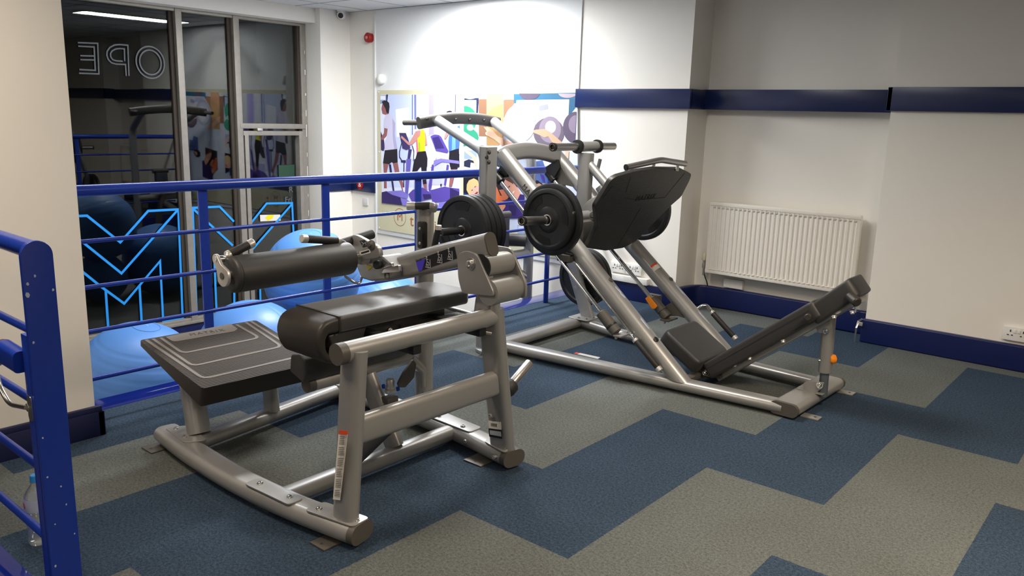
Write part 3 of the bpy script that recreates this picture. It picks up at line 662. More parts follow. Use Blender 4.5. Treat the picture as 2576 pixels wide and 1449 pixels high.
CL = ([(-5.322,1.638),(-5.322,1.634)][0][0], -4.035, 0.2, [(-4.688,1.647),(-4.684,1.647)][0][1])
GR = (52, 150, 118)
picture('ball_photograph', [
    ((212, 220, 240), [(-5.322,1.634),(-4.033,1.655),(-3.967,0.447),(-5.297,0.444)]),
    ((240, 242, 250), [(-4.690,1.585),(-4.117,1.601),(-4.117,1.461),(-4.684,1.427)]), ((196, 190, 226), [(-4.690,1.585),(-4.468,1.576),(-4.429,1.516),(-4.613,1.530)]), ((150, 150, 190), [(-4.437,1.543),(-4.338,1.561),(-4.329,1.517),(-4.428,1.499)]),
    ((42, 104, 140), [(-4.722,1.641),(-4.036,1.655),(-4.036,1.602),(-4.690,1.591),(-4.692,1.563),(-4.718,1.562)]), ((36, 94, 130), [(-4.116,1.604),(-4.040,1.604),(-4.042,1.538),(-4.117,1.456)]),
    ((30, 44, 80), [(-5.322,1.599),(-5.138,1.605),(-5.146,1.463),(-5.167,1.463),(-5.169,1.587),(-5.320,1.586)]),
    ((138, 100, 76), [(-5.143,1.633),(-5.045,1.637),(-5.035,1.263),(-5.129,1.262)]), ((214, 160, 122), [(-5.045,1.641),(-4.844,1.644),(-4.841,1.555),(-4.951,1.525),(-5.040,1.454)]), ((190, 148, 100), [(-5.040,1.454),(-4.951,1.525),(-4.841,1.555),(-4.831,1.270),(-4.877,1.189),(-5.032,1.183)]),
    ((150, 106, 80), [(-4.839,1.590),(-4.719,1.595),(-4.718,1.557),(-4.793,1.482),(-4.833,1.429)]), ((246, 246, 250), [(-5.139,1.637),(-5.045,1.640),(-5.044,1.595),(-5.138,1.594)]), ((246, 246, 250), [(-4.841,1.644),(-4.742,1.646),(-4.740,1.596),(-4.839,1.591)]),
    ((214, 220, 238), mell([(-5.247,1.663),(-5.242,1.663)][0], [(-5.126,1.593),(-5.126,1.593)][0], clip=CL)),
    (GR, mell([(-5.316,1.412),(-5.315,1.412)][0], [(-5.155,1.291),(-5.155,1.291)][0], clip=CL)), (GR, mell([(-5.313,1.249),(-5.312,1.249)][0], [(-5.131,1.157),(-5.131,1.157)][0], clip=CL)), ((190, 235, 220), mell([(-5.239,1.336),(-5.238,1.336)][0], [(-5.197,1.308),(-5.197,1.308)][0])),
    ((86, 74, 96), mell([(-4.544,1.659),(-4.543,1.659)][0], [(-4.425,1.593),(-4.425,1.593)][0], clip=CL)), ((176, 160, 170), mell([(-4.134,1.652),(-4.133,1.652)][0], [(-4.037,1.612),(-4.037,1.612)][0], clip=CL)),
    ((176, 178, 200), mell([(-4.647,1.391),(-4.646,1.391)][0], [(-4.466,1.224),(-4.466,1.224)][0])), ((206, 208, 226), mell([(-4.637,1.382),(-4.636,1.382)][0], [(-4.490,1.246),(-4.490,1.246)][0])), ((244, 244, 250), mell([(-4.618,1.372),(-4.617,1.372)][0], [(-4.521,1.273),(-4.521,1.273)][0])),
    ((104, 92, 108), mell([(-4.319,1.319),(-4.319,1.319)][0], [(-4.153,1.190),(-4.153,1.190)][0])), ((142, 128, 146), mell([(-4.306,1.347),(-4.306,1.347)][0], [(-4.188,1.236),(-4.188,1.236)][0])), ((196, 186, 196), mell([(-4.300,1.369),(-4.300,1.369)][0], [(-4.241,1.316),(-4.241,1.316)][0])),
    ((90, 76, 98), mell([(-4.037,1.372),(-4.037,1.372)][0], [(-3.906,1.242),(-3.906,1.242)][0], clip=CL)), ((140, 124, 146), mell([(-4.039,1.399),(-4.038,1.399)][0], [(-3.968,1.325),(-3.968,1.325)][0], clip=CL)),
    ((226, 228, 240), [(-5.319,1.158),(-5.054,1.211),(-5.044,0.840),(-5.305,0.821)]), ((40, 44, 70), [(-5.310,1.024),(-5.249,1.046),(-5.148,1.027),(-5.148,1.009),(-5.223,1.017),(-5.230,0.967),(-5.309,0.975)]), ((150, 170, 210), [(-5.312,1.122),(-5.151,1.135),(-5.149,1.057),(-5.310,1.042)]),
    ((90, 116, 180), [(-4.482,1.064),(-4.266,1.104),(-4.257,0.897),(-4.475,0.882)]), ((226, 230, 244), [(-4.373,1.087),(-4.232,1.123),(-4.228,1.039),(-4.341,1.021)]),
    ((240, 190, 168), [(-5.315,1.128),(-5.234,1.116),(-5.157,1.069),(-5.138,1.009),(-5.139,0.949),(-5.164,0.984),(-5.207,1.066),(-5.310,1.116)]),
    ((240, 188, 160), [(-5.066,1.347),(-5.017,1.343),(-4.961,1.321),(-4.896,1.271),(-4.699,1.211),(-4.729,1.184),(-4.830,1.184),(-4.942,1.244),(-5.040,1.277),(-5.048,1.295),(-5.029,1.310)]),
    ((226, 160, 130), [(-4.490,1.333),(-4.458,1.342),(-4.364,1.351),(-4.298,1.325),(-4.168,1.245),(-4.194,1.208),(-4.273,1.240),(-4.318,1.290),(-4.360,1.279),(-4.419,1.299),(-4.478,1.314)]),
    ((236, 186, 160), [(-4.137,1.177),(-4.095,1.179),(-4.096,1.069),(-4.125,1.090)]),
    # four laughing faces
    ((22, 20, 34), [(-5.315,0.885),(-5.120,0.898),(-5.113,0.635),(-5.311,0.709)]), ((30, 60, 140), [(-5.311,0.726),(-5.208,0.712),(-5.213,0.615),(-5.309,0.606)]),
    ((222, 190, 130), [(-5.271,0.758),(-5.268,0.809),(-5.242,0.849),(-5.180,0.873),(-5.130,0.857),(-5.112,0.815),(-5.109,0.720),(-5.146,0.711),(-5.215,0.708),(-5.247,0.726)]), ((236, 176, 156), [(-5.220,0.753),(-5.190,0.787),(-5.163,0.808),(-5.111,0.809),(-5.109,0.714),(-5.200,0.708),(-5.220,0.733)]), ((60, 30, 30), [(-5.209,0.760),(-5.192,0.768),(-5.187,0.762),(-5.204,0.754)]), ((60, 30, 30), [(-5.171,0.794),(-5.153,0.803),(-5.149,0.798),(-5.166,0.787)]), ((140, 40, 40), [(-5.168,0.729),(-5.131,0.755),(-5.122,0.744),(-5.146,0.718)]),
    ((30, 22, 28), [(-4.940,0.910),(-4.653,0.946),(-4.644,0.688),(-4.918,0.664)]), ((208, 104, 54), [(-4.937,0.817),(-4.901,0.831),(-4.847,0.741),(-4.780,0.731),(-4.779,0.676),(-4.806,0.596),(-4.858,0.647),(-4.933,0.684)]), ((214, 140, 100), [(-4.866,0.668),(-4.787,0.697),(-4.782,0.643),(-4.809,0.597)]), ((196, 110, 80), [(-4.863,0.790),(-4.812,0.799),(-4.745,0.734),(-4.766,0.710),(-4.817,0.727)]),
    ((224, 162, 140), [(-4.809,0.903),(-4.758,0.895),(-4.700,0.873),(-4.642,0.823),(-4.606,0.777),(-4.611,0.739),(-4.645,0.712),(-4.718,0.763),(-4.762,0.803),(-4.800,0.849)]), ((96, 66, 50), [(-4.842,0.917),(-4.802,0.928),(-4.752,0.923),(-4.701,0.889),(-4.692,0.852),(-4.736,0.870),(-4.794,0.888)]), ((60, 34, 30), [(-4.754,0.825),(-4.735,0.838),(-4.730,0.831),(-4.748,0.818)]), ((250, 240, 236), [(-4.704,0.775),(-4.683,0.798),(-4.679,0.791),(-4.696,0.768)]),
    ((54, 32, 110), [(-4.831,0.693),(-4.744,0.712),(-4.645,0.709),(-4.612,0.772),(-4.564,0.770),(-4.556,0.561),(-4.782,0.535),(-4.819,0.595),(-4.781,0.643),(-4.782,0.687)]), ((38, 24, 84), [(-4.742,0.657),(-4.643,0.666),(-4.654,0.578),(-4.725,0.571)]),
    ((34, 26, 34), [(-4.526,0.875),(-4.472,0.902),(-4.418,0.908),(-4.360,0.879),(-4.349,0.856),(-4.440,0.801),(-4.524,0.827)]), ((220, 160, 140), [(-4.450,0.869),(-4.397,0.884),(-4.366,0.870),(-4.415,0.835),(-4.441,0.823)]),
    ((80, 60, 170), [(-4.394,0.968),(-4.353,0.955),(-4.337,0.893),(-4.364,0.902)]),
    ((150, 170, 210), [(-4.629,0.493),(-4.531,0.504),(-4.531,0.400),(-4.626,0.400)]), ((214, 220, 240), [(-4.622,0.483),(-4.538,0.492),(-4.536,0.449),(-4.620,0.428)]), ((60, 150, 190), [(-4.626,0.395),(-4.530,0.395),(-4.528,0.339),(-4.559,0.334),(-4.623,0.334)]),
], 'print of laughing people lying under exercise balls', dim=0.86)
ring = lathe(NB(), (-6.208, 5.5903, 0.405), (0, -1, 0), [(0.086, 0), (0.091, 0), (0.091, 0.0006), (0.086, 0.0006), (0.086, 0)], 48, False)
brown = flat('emblem_brown', (150, 92, 48))
em = obj('emblem', ring, brown, mural, None, 'brown ringed letter emblem')
obj('emblem_letter', textmesh('M', 0.12, (-6.208, 5.590, 0.405), (1, 0, 0), (0, 0, 1)), brown, em)
obj('mural_lettering', textmesh('t', 0.17, (-6.03, 5.590, 0.385), (1, 0, 0), (0, 0, 1)), brown, mural)
obj('mural_lettering', textmesh('in', 0.13, (-5.66, 5.590, 0.37), (1, 0, 0), (0, 0, 1)), brown, mural)
for x, z in ((-6.525, 1.655), (-6.525, 1.05), (-6.53, 0.262), (-5.5, 0.262)):
    obj('fixing_screw', lathe(NB(), (x, 5.591, z), (0, -1, 0), [(0.007, 0), (0.005, 0.003), (0, 0.0035)], 12), M['white'], mural, SM)

# ------------------------------------------------------------------ railings
def railing_post(y, parent):
    return obj('post', box(NB(), (-3.846, y - 0.025, 0.0), (-3.834, y + 0.025, 1.05), 0.002), M['rail'], parent, SM)
r1 = thing('railing', (-3.84, 3.5, 0), 'long blue railing with four thin rails along the floor edge', 'railing')
obj('handrail', tube(NB(), [(-3.84, 1.43, 1.066), (-3.84, 5.60, 1.052)], 0.027, n=24), M['rail'], r1, SM)
for z0, z1 in ((0.835, 0.825), (0.622, 0.612), (0.412, 0.402), (0.180, 0.185)):
    obj('rail', tube(NB(), [(-3.84, 1.43, z0), (-3.84, 5.60, z1)], 0.0105, n=12), M['rail'], r1, SM)
for y in (2.125, 2.885, 3.615, 4.32, 5.01): railing_post(y, r1)

r2 = thing('railing', (-2.41, 0.83, 0), 'near blue railing with a broad round-topped end post beside the stairs', 'railing')
RY2 = 0.83
obj('handrail', tube(NB(), [(-3.60, RY2, 1.058), (-2.405, RY2, 1.052)], 0.026, n=24), M['rail'], r2, SM)
for z in (0.815, 0.595, 0.385, 0.155):
    obj('rail', tube(NB(), [(-3.60, RY2, z), (-2.405, RY2, z - 0.004)], 0.0125, n=14), M['rail'], r2, SM)
pw = 0.041
prof = [(-2.400, RY2 - pw, 0.0), (-2.400, RY2 + pw, 0.0)] + [(-2.400, RY2 + pw * math.cos(a), 1.040 + pw * math.sin(a)) for a in [PI * k / 16 for k in range(17)]]
p = obj('post', prism(NB(), prof, (0.014, 0, 0), 0.002), M['rail'], r2, SM)
for y, z, s in ((0.800, 0.965, .005), (0.82, 0.985, .004), (0.862, 0.94, .004), (0.797, 0.935, .007), (0.800, 0.80, .004), (0.80, 0.52, .003), (0.835, 0.36, .003), (0.802, 0.40, .003), (0.81, 0.25, .003), (0.845, 0.30, .003), (0.86, 0.20, .003), (0.80, 0.12, .004)):
    a = [Vector((-2.3858, y + s * math.cos(t) * random.uniform(.6, 1), z + s * 1.3 * math.sin(t) * random.uniform(.6, 1))) for t in [k * PI / 3 for k in range(6)]]
    obj('paint_chip', prism(NB(), a, (0.0006, 0, 0)), M['chip'], p)
nw = obj('newel', box(NB(), (-2.441, 0.788, -0.15), (-2.401, 0.812, 0.818), 0.002), M['rail'], r2, SM)
t = thing('stair_handrail', (-2.6, 0.79, 0.7), 'chunky blue wooden stair handrail with a bare-wood mitre crack', 'handrail')
def hr(a, b, nm, m='rail'):
    return obj(nm, sweep(NB(), [a, b], lambda i, k: rrect(0.045, 0.065, 0.014)), M[m], t, SM)
hr((-2.443, 0.785, 0.735), (-2.548, 0.775, 0.748), 'rail_end'); hr((-2.556, 0.774, 0.747), (-2.80, 0.765, 0.64), 'rail_slope'); hr((-2.546, 0.775, 0.748), (-2.559, 0.774, 0.744), 'mitre_gap', 'wood')
hr((-2.80, 0.765, 0.64), (-3.55, 0.765, 0.24), 'rail_slope')
bk = obj('bracket', tube(NB(), [(-2.443, 0.785, 0.600), (-2.55, 0.775, 0.585), (-2.60, 0.77, 0.63), (-2.615, 0.77, 0.69)], 0.007, 0.04, 12), M['steel'], t, SM, 'bare steel bracket')
obj('bracket_plate', lathe(NB(), (-2.441, 0.7875, 0.60), (0, -1, 0), [(0.012, 0), (0.012, 0.002), (0, 0.003)], 20), M['steel'], bk, SM)
obj('bracket_plate', prism(NB(), round_poly([(-2.436, 0.7878, 0.565), (-2.406, 0.7878, 0.565), (-2.406, 0.7878, 0.64), (-2.436, 0.7878, 0.64)], 0.015), (0, -0.002, 0)), M['steel'], bk, SM)

# ------------------------------------------------------------------ exercise balls on the lower level
def ball(loc, r, label, plug):
    t = thing('exercise_ball', (loc[0], loc[1], loc[2] - r), label, 'exercise ball', 'blue exercise balls')
    bm = NB(); ax = Vector(plug).normalized(); rows = 96; rings = []
    d, s, u = frame_axes(ax)
    for i in range(1, rows):
        th = PI * i / rows; g = r
        if rows * 0.22 < i < rows * 0.78 and i % 6 == 0: g = r * 0.9925
        rings.append([Vector(loc) + d * g * math.cos(th) + (s * math.cos(2 * PI * k / 64) + u * math.sin(2 * PI * k / 64)) * g * math.sin(th) for k in range(64)])
    loft(bm, rings, True)
    obj('ball_skin', bm, M['ball'], t, math.radians(60))
    o = Vector(loc) + ax * r * 0.998
    obj('valve_plug', lathe(NB(), o, ax, [(0.012, -0.002), (0.012, 0.002), (0.008, 0.003), (0.006, 0.006), (0, 0.007)], 20), flat('plug_blue', (110, 150, 210)), t, SM)
    obj('moulded_ring', lathe(NB(), Vector(loc) + ax * r * 0.978, ax, [(r * 0.205, 0), (r * 0.213, 0.003), (r * 0.218, -0.001), (r * 0.205, -0.002), (r * 0.205, 0)], 48, False), M['ball'], t, SM)
    return t
B1 = (-5.213,2.3643,-0.3534); B3 = (-5.1235,3.1682,-0.3205)
ball(B1, 0.400, 'blue exercise ball at the left end by the white wall', (0.2, 0.1, 1))
ball(B3, 0.405, 'blue exercise ball behind the ribbed step with its white-ringed plug showing', (0.62, -0.50, 0.62))
ball((-5.3629,3.8808,0.1379), 0.385, 'large blue exercise ball lying on top of the others', (0.25, -0.2, 0.95))
ball((-5.30, 4.58, -0.33), 0.42, 'blue exercise ball at the right, half hidden by the padded bench', (0.1, 1, 0.3))
# a further ball hidden under the top one carries it
ball((-5.28, 3.89, ZL + 0.28), 0.28, 'small blue exercise ball underneath the top ball', (0.1, 0.3, 1))

# ------------------------------------------------------------------ water bottle
t = thing('water_bottle', (-2.79, 0.90, 0), 'clear plastic water bottle with a blue cap on the carpet behind the near railing', 'bottle')
bp = (-2.79, 0.90, 0.0)
prof = [(0.0, 0.002), (0.022, 0.0), (0.029, 0.004), (0.0325, 0.015)]
for k in range(5):
    z = 0.022 + k * 0.018; prof += [(0.0325, z), (0.0300, z + 0.009)]
prof += [(0.031, 0.112), (0.0315, 0.12), (0.0325, 0.125), (0.0325, 0.165), (0.031, 0.175), (0.024, 0.195), (0.0145, 0.212), (0.013, 0.222), (0.013, 0.228)]
prof = [(r * (1.2 if z < 0.18 else 1.1 if z < 0.2 else 1.0), z) for r, z in prof]
obj('bottle_body', lathe(NB(), bp, (0, 0, 1), prof, 40), M['clear'], t, SM)
obj('cap', lathe(NB(), (bp[0], bp[1], 0.222), (0, 0, 1), [(0.0155, 0), (0.0155, 0.006), (0.0148, 0.008), (0.0148, 0.02), (0.013, 0.022), (0, 0.022)], 28), M['cap_blue'], t, SM)
lb = mat('bottle_label', srgb(200, 205, 225), 0.4, trans=0.5, var=0.03)
lab = obj('label', lathe(NB(), (bp[0], bp[1], 0.126), (0, 0, 1), [(0.0396, 0), (0.0396, 0.042)], 40, False), lb, t, SM)
obj('label_mark', prism(NB(), [(bp[0] + 0.0396 * math.cos(a0) * 1.01, bp[1] + 0.0396 * math.sin(a0) * 1.01, z) for a0, z in ((-1.9, 0.140), (-1.55, 0.135), (-1.35, 0.145), (-1.5, 0.156), (-1.85, 0.154))], (0.0002, -0.0004, 0)), mat('pink_mark', srgb(225, 40, 110), 0.5), lab)

# ------------------------------------------------------------------ glute machine (nearest)
A = thing('glute_machine', (-2.5, 2.0, 0), 'silver glute machine with black roller, padded bench and ribbed step, nearest the camera', 'exercise machine')
S = M['silver']
def ap(name, bm, m=None, label=None, sm=SM): return obj(name, bm, m or S, A, sm, label)
# base
fb = ap('base_beam', oval(NB(), [(-3.285, 1.595, 0.05), (-3.05, 1.565, 0.05), (-2.65, 1.545, 0.05), (-2.30, 1.565, 0.05), (-2.005, 1.612, 0.05)], 0.115, 0.07, 0.5))
obj('end_cap', oval(NB(), [(-2.010, 1.612, 0.05), (-1.985, 1.617, 0.05)], 0.117, 0.072), M['silver_dark'], fb, SM, 'grey end cap')
rb = ap('base_beam', oval(NB(), [(-3.26, 2.47, 0.05), (-2.95, 2.50, 0.05), (-2.55, 2.505, 0.05), (-2.30, 2.485, 0.05), (-2.03, 2.445, 0.05)], 0.115, 0.07, 0.5))
obj('end_cap', oval(NB(), [(-2.035, 2.446, 0.05), (-2.005, 2.441, 0.05)], 0.117, 0.072), M['silver_dark'], rb, SM, 'grey end cap')
def plate(x0, y0, x1, y1, z, parent, hole=True, m=None, name='foot_plate', th=0.006):
    o = obj(name, box(NB(), (x0, y0, z), (x1, y1, z + th), 0.002), m or S, parent, SM)
    return o
for x0, y0, x1, y1, pr in ((-3.31, 1.49, -3.22, 1.60, fb), (-2.13, 1.505, -2.05, 1.60, fb), (-2.22, 2.36, -2.12, 2.47, rb)):
    o = plate(x0, y0, x1, y1, 0.0005, pr, m=M['silver_dark'])
    obj('hole', lathe(NB(), ((x0 + x1) / 2, y0 + 0.02, 0.006), (0, 0, 1), [(0.006, 0), (0.006, 0.0008), (0, 0.0008)], 14), M['socket_dark'], fb if False else A)
b1 = ap('brace_tube', oval(NB(), [(-2.395, 1.58, 0.052), (-2.395, 2.47, 0.052)], 0.085, 0.062))
b2 = ap('brace_tube', oval(NB(), [(-3.08, 1.60, 0.055), (-3.20, 2.47, 0.055)], 0.085, 0.062))
def tplate(pts, z, blts, name='joint_plate'):
    o = ap(name, prism(NB(), round_poly([(x, y, z) for x, y in pts], 0.02), (0, 0, 0.006), 0.0015))
    for x, y in blts: bolt((x, y, z + 0.006), (0, 0, 1), 0.0085, o)
    return o
tplate([(-2.53, 1.505), (-2.27, 1.520), (-2.27, 1.585), (-2.53, 1.575)], 0.084, [(-2.485, 1.545), (-2.315, 1.556)])
tplate([(-2.20, 1.535), (-1.985, 1.575), (-1.99, 1.655), (-2.20, 1.620)], 0.084, [(-2.165, 1.573), (-1.998 - .01, 1.612)])
tplate([(-2.56, 2.46), (-2.27, 2.45), (-2.27, 2.53), (-2.56, 2.55)], 0.084, [(-2.50, 2.49), (-2.335, 2.475)])
tplate([(-2.16, 2.42), (-2.02, 2.39), (-2.02, 2.47), (-2.16, 2.50)], 0.084, [(-2.145, 2.475), (-2.03, 2.42)])
tplate([(-3.25, 1.57), (-3.04, 1.545), (-3.00, 1.625), (-3.20, 1.66)], 0.084, [(-3.20, 1.595), (-3.09, 1.575)])
tplate([(-3.27, 2.43), (-3.13, 2.44), (-3.13, 2.52), (-3.27, 2.52)], 0.084, [(-3.15, 2.47)])
for x, y in ((-2.27, 2.432), (-2.07, 2.395)): bolt((x, y, 0.052), (0, -1, 0), 0.011, A, 'steel', 0.014)
# uprights and bars of the side frame
LX = (1, 0, 0)
def leg(a, b, w, h, up=(1, 0, 0)): return ap('upright', oval(NB(), [a, b], w, h, up=up))
fl = leg((-2.055, 1.602, 0.085), (-2.055, 1.650, 0.675), 0.058, 0.105)
lab = obj('warning_label', prism(NB(), [(-2.0496,1.574,0.4002), (-2.0105,1.581,0.4093), (-2.0474,1.574,0.1639), (-2.0838,1.572,0.155)], (0, -0.001, 0)), M['paper'], fl, None, 'white warning strip')
obj('label_head', prism(NB(), [(-2.0424,1.572,0.4168), (-2,1.573,0.4257), (-1.999,1.572,0.4138), (-2.0457,1.571,0.4022)], (0, -0.0012, 0)), M['redlabel'], fl, None, 'orange warning heading')
bm = NB(); P0 = Vector((-2.0383,1.57,0.3976)); P1 = Vector((-2.0049,1.57,0.4072)); P2 = Vector((-2.0743,1.57,0.1678))
for k in range(34):
    if k % 6 == 5: continue
    a = P0.lerp(P2, k / 34); b_ = a + (P1 - P0) * (0.95 - 0.2 * random.random())
    prism(bm, [a, b_, b_ + Vector((0, 0, -0.003)), a + Vector((0, 0, -0.003))], (0, -0.0006, 0))
obj('label_text', bm, M['grey_print'], lab)
rl = leg((-2.070, 2.440, 0.085), (-2.075, 2.350, 0.700), 0.058, 0.118)
obj('upright_tip', tube(NB(), [(-2.045, 2.345, 0.66), (-2.040, 2.325, 0.80)], 0.022), S, A, SM)
obj('serial_label', prism(NB(), [(-2.1063,2.388,0.2051), (-2.0386,2.388,0.2166), (-2.0379,2.391,0.1829), (-2.1058,2.391,0.1709)], (0, -0.001, 0)), M['paper'], rl, None, 'white bar-code label')
bm = NB(); q0 = Vector((-2.091,2.386,0.1993)); q1 = Vector((-2.0561,2.386,0.2054))
for k in range(9):
    a = q0.lerp(q1, k / 9); prism(bm, [a, a + Vector((0.0022 if k % 2 else 0.0012, 0, 0)), a + Vector((0.0022 if k % 2 else 0.0012, 0, -0.014)), a + Vector((0, 0, -0.014))], (0, -0.0006, 0))
obj('bar_code', bm, M['black'], rl)
obj('serial_label', prism(NB(), [(-2.108,2.391,0.1703), (-2.0358,2.391,0.1835), (-2.0357,2.395,0.1423), (-2.106,2.395,0.1326)], (0, -0.001, 0)), M['black'], rl, None, 'black and grey label')
obj('label_field', prism(NB(), [(-2.0993,2.389,0.1645), (-2.0381,2.389,0.1748), (-2.0378,2.392,0.153), (-2.0992,2.392,0.1443)], (0, -0.001, 0)), flat('label_grey', (170, 176, 180)), rl)
bolt((-2.085, 2.375, 0.235), (0, -1, 0), 0.009, A, 'silver', 0.006)
tb = ap('top_bar', tube(NB(), [(-2.058, 1.605, 0.672), (-2.058, 2.36, 0.668)], 0.036, n=28))
obj('end_cap', tube(NB(), [(-2.058, 1.575, 0.672), (-2.058, 1.607, 0.672)], 0.037, n=28), M['silver_dark'], tb, SM, 'dark end cap')
cb = ap('cross_bar', oval(NB(), [(-2.058, 1.655, 0.388), (-2.064, 2.395, 0.382)], 0.052, 0.108))
rod('storage_peg', (-2.05, 2.33, 0.603), (-2.115, 2.265, 0.622), 0.0075, M['steel'], A)
# weight horn low on the rear upright
hn = obj('weight_horn', lathe(NB(), (-2.06, 2.44, 0.335), (0, 0.86, 0.50), [(0.0195, 0), (0.0195, 0.17), (0.017, 0.175), (0, 0.175)], 26), M['steel'], A, SM, 'short bare steel horn')
obj('bumper', lathe(NB(), (-2.06, 2.44, 0.335), (0, 0.86, 0.50), [(0.034, 0), (0.037, 0.006), (0.037, 0.035), (0.030, 0.045), (0.02, 0.045)], 30), M['grip'], hn, SM, 'black rubber bumper')
# pivot yoke
yk = ap('pivot_yoke', prism(NB(), round_poly([(-2.1543,2.285,0.9278), (-2.0968,2.285,0.9195), (-2.0082,2.285,0.7869), (-2.0076,2.285,0.7682), (-2.1722,2.285,0.7524), (-2.1953,2.285,0.8103), (-2.2015,2.285,0.9059)], 0.02), (0, 0.012, 0), 0.002))
obj('yoke_plate', prism(NB(), round_poly([(-2.16, 2.455, 0.93), (-2.07, 2.455, 0.93), (-1.985, 2.455, 0.80), (-1.985, 2.455, 0.735), (-2.16, 2.455, 0.735)], 0.02), (0, 0.012, 0), 0.002), S, yk, SM)
obj('yoke_tube', tube(NB(), [(-2.045, 2.297, 0.775), (-2.045, 2.456, 0.775)], 0.052, n=32), S, yk, SM)
obj('pivot_tube', tube(NB(), [(-2.085, 2.30, 0.872), (-2.085, 2.453, 0.872)], 0.045, n=32), S, yk, SM)
obj('pivot_bearing', tube(NB(), [(-2.085, 2.296, 0.872), (-2.085, 2.302, 0.872)], 0.049, n=32), M['plastic'], yk, SM)
bolt((-2.125, 2.285, 0.878), (0, -1, 0), 0.017, A, 'steel', 0.016)
obj('neck_plate', oval(NB(), [(-2.105, 2.345, 0.66), (-2.10, 2.36, 0.77)], 0.05, 0.10, up=(1, 0, 0)), S, yk, SM)
# press arm
AY = 2.35
hs = [0.094, 0.110, 0.114, 0.108, 0.098, 0.080]
_tops = [(-2.0819,2.335,1.0038), (-2.1852,2.335,0.9731), (-2.3643,2.335,0.9208), (-2.5079,2.335,0.8742), (-2.6472,2.335,0.8247), (-2.7672,2.335,0.7833)]
arm_pts = [(t[0], AY, t[2] - h * 0.52) for t, h in zip(_tops, hs)]
arm = ap('press_arm', sweep(NB(), arm_pts, lambda i, k: rrect(0.062, hs[i], 0.026, 6), (0, 0, 1)))
obj('end_cap', sweep(NB(), [arm_pts[0], Vector(arm_pts[0]) + Vector((0.006, 0, 0.002))], lambda i, k: rrect(0.063, 0.096, 0.027, 6)), M['silver_dark'], arm, SM, 'grey end cap')
AF = AY - 0.0315
st = obj('instruction_sticker', prism(NB(), [(-2.4743,2.3175,0.8412), (-2.249,2.3175,0.9286), (-2.2347,2.3175,0.8817), (-2.457,2.3175,0.7959)], (0, -0.0006, 0)), M['black'], arm, None, 'black instruction sticker')
obj('purple_field', prism(NB(), [(-2.4707,2.3165,0.835), (-2.4154,2.3165,0.8561), (-2.4342,2.3165,0.8061), (-2.4559,2.3165,0.7961)], (0, -0.0006, 0)), M['violet'], st)
def figure(px):
    bm = NB(); o = Vector(px)
    L = [[(0, 0), (0.006, 0.018), (0.000, 0.030)], [(0.006, 0.018), (0.016, 0.014), (0.018, 0.002)], [(0, 0), (0.010, 0.006), (0.012, -0.004)], [(0.022, 0.030), (0.026, -0.006)], [(-0.004, -0.006), (0.028, -0.006)], [(0.000, 0.030), (0.012, 0.026)]]
    for l in L: quad_strip(bm, [o + Vector((x, 0, z)) for x, z in l], 0.0028, (0, -1, 0), 0.0004)
    lathe(bm, o + Vector((0.002, 0, 0.037)), (0, -1, 0), [(0.0045, 0), (0, 0.0004)], 10)
    return bm
for c in ((-2.4104,2.3165,0.8281), (-2.3424,2.3165,0.8575), (-2.2831,2.3165,0.8787)):
    obj('pictogram', figure(Vector(c)), M['linegrey'], st)
obj('sticker_heading', textmesh('Glute Trainer', 0.0125, (-2.4441,2.3165,0.8505), (1, 0, 0.27), (0, 0, 1)), M['grey_print'], st)
# adjuster head at the end of the arm
gb = ap('adjuster_housing', prism(NB(), round_poly([(-2.8076,2.262,0.7901), (-2.788,2.262,0.8089), (-2.6333,2.262,0.847), (-2.552,2.262,0.8081), (-2.5649,2.262,0.758), (-2.6949,2.262,0.7244), (-2.7676,2.262,0.7277)], 0.014), (0, 0.115, 0), 0.008))
dp = obj('range_plate', prism(NB(), round_poly([(-2.7523,2.2,0.9304), (-2.7176,2.2,0.9309), (-2.5759,2.2,0.8969), (-2.5663,2.2,0.8544), (-2.6958,2.2,0.8233), (-2.7431,2.2,0.8587)], 0.02), (0, 0.022, 0), 0.004), S, gb, SM, 'fan-shaped range plate')
obj('housing_neck', box(NB(), (-2.80, 2.21, 0.80), (-2.70, 2.30, 0.87), 0.015), M['silver'], gb, SM)
obj('dial', lathe(NB(), (-2.6179,2.199,0.9019), (0.25, -1, 0.15), [(0.020, 0), (0.021, 0.004), (0.014, 0.010), (0.007, 0.012), (0.007, 0.018), (0, 0.018)], 26), M['silver_dark'], dp, SM)
obj('dial_sticker', prism(NB(), [(-2.6957,2.199,0.9096), (-2.6615,2.199,0.9188), (-2.6385,2.199,0.896), (-2.6751,2.199,0.883)], (0, -0.0008, 0)), M['black'], dp)
bm = NB(); quad_strip(bm, [(-2.6834,2.1975,0.9078), (-2.6704,2.1975,0.9008), (-2.6758,2.1975,0.8899)], 0.002, (0, -1, 0)); quad_strip(bm, [(-2.6704,2.1975,0.9008), (-2.6547,2.1975,0.9078), (-2.6523,2.1975,0.8945)], 0.002, (0, -1, 0))
obj('pictogram', bm, M['linegrey'], dp)
win_ = obj('dial_window', prism(NB(), round_poly([(-2.6991,2.199,0.8627), (-2.631,2.199,0.8834), (-2.6235,2.199,0.8673), (-2.6915,2.199,0.8465)], 0.004), (0, -0.001, 0)), M['paper'], dp)
obj('window_slot', prism(NB(), [(-2.6868,2.1975,0.861), (-2.6344,2.1975,0.878), (-2.6319,2.1975,0.8715), (-2.6843,2.1975,0.8545)], (0, -0.001, 0)), M['black'], win_)
obj('warning_triangle', prism(NB(), [(-2.7295,2.2605,0.7975), (-2.687,2.2605,0.7911), (-2.7166,2.2605,0.7692)], (0, -0.0008, 0)), M['yellow'], gb, None, 'yellow warning triangle')
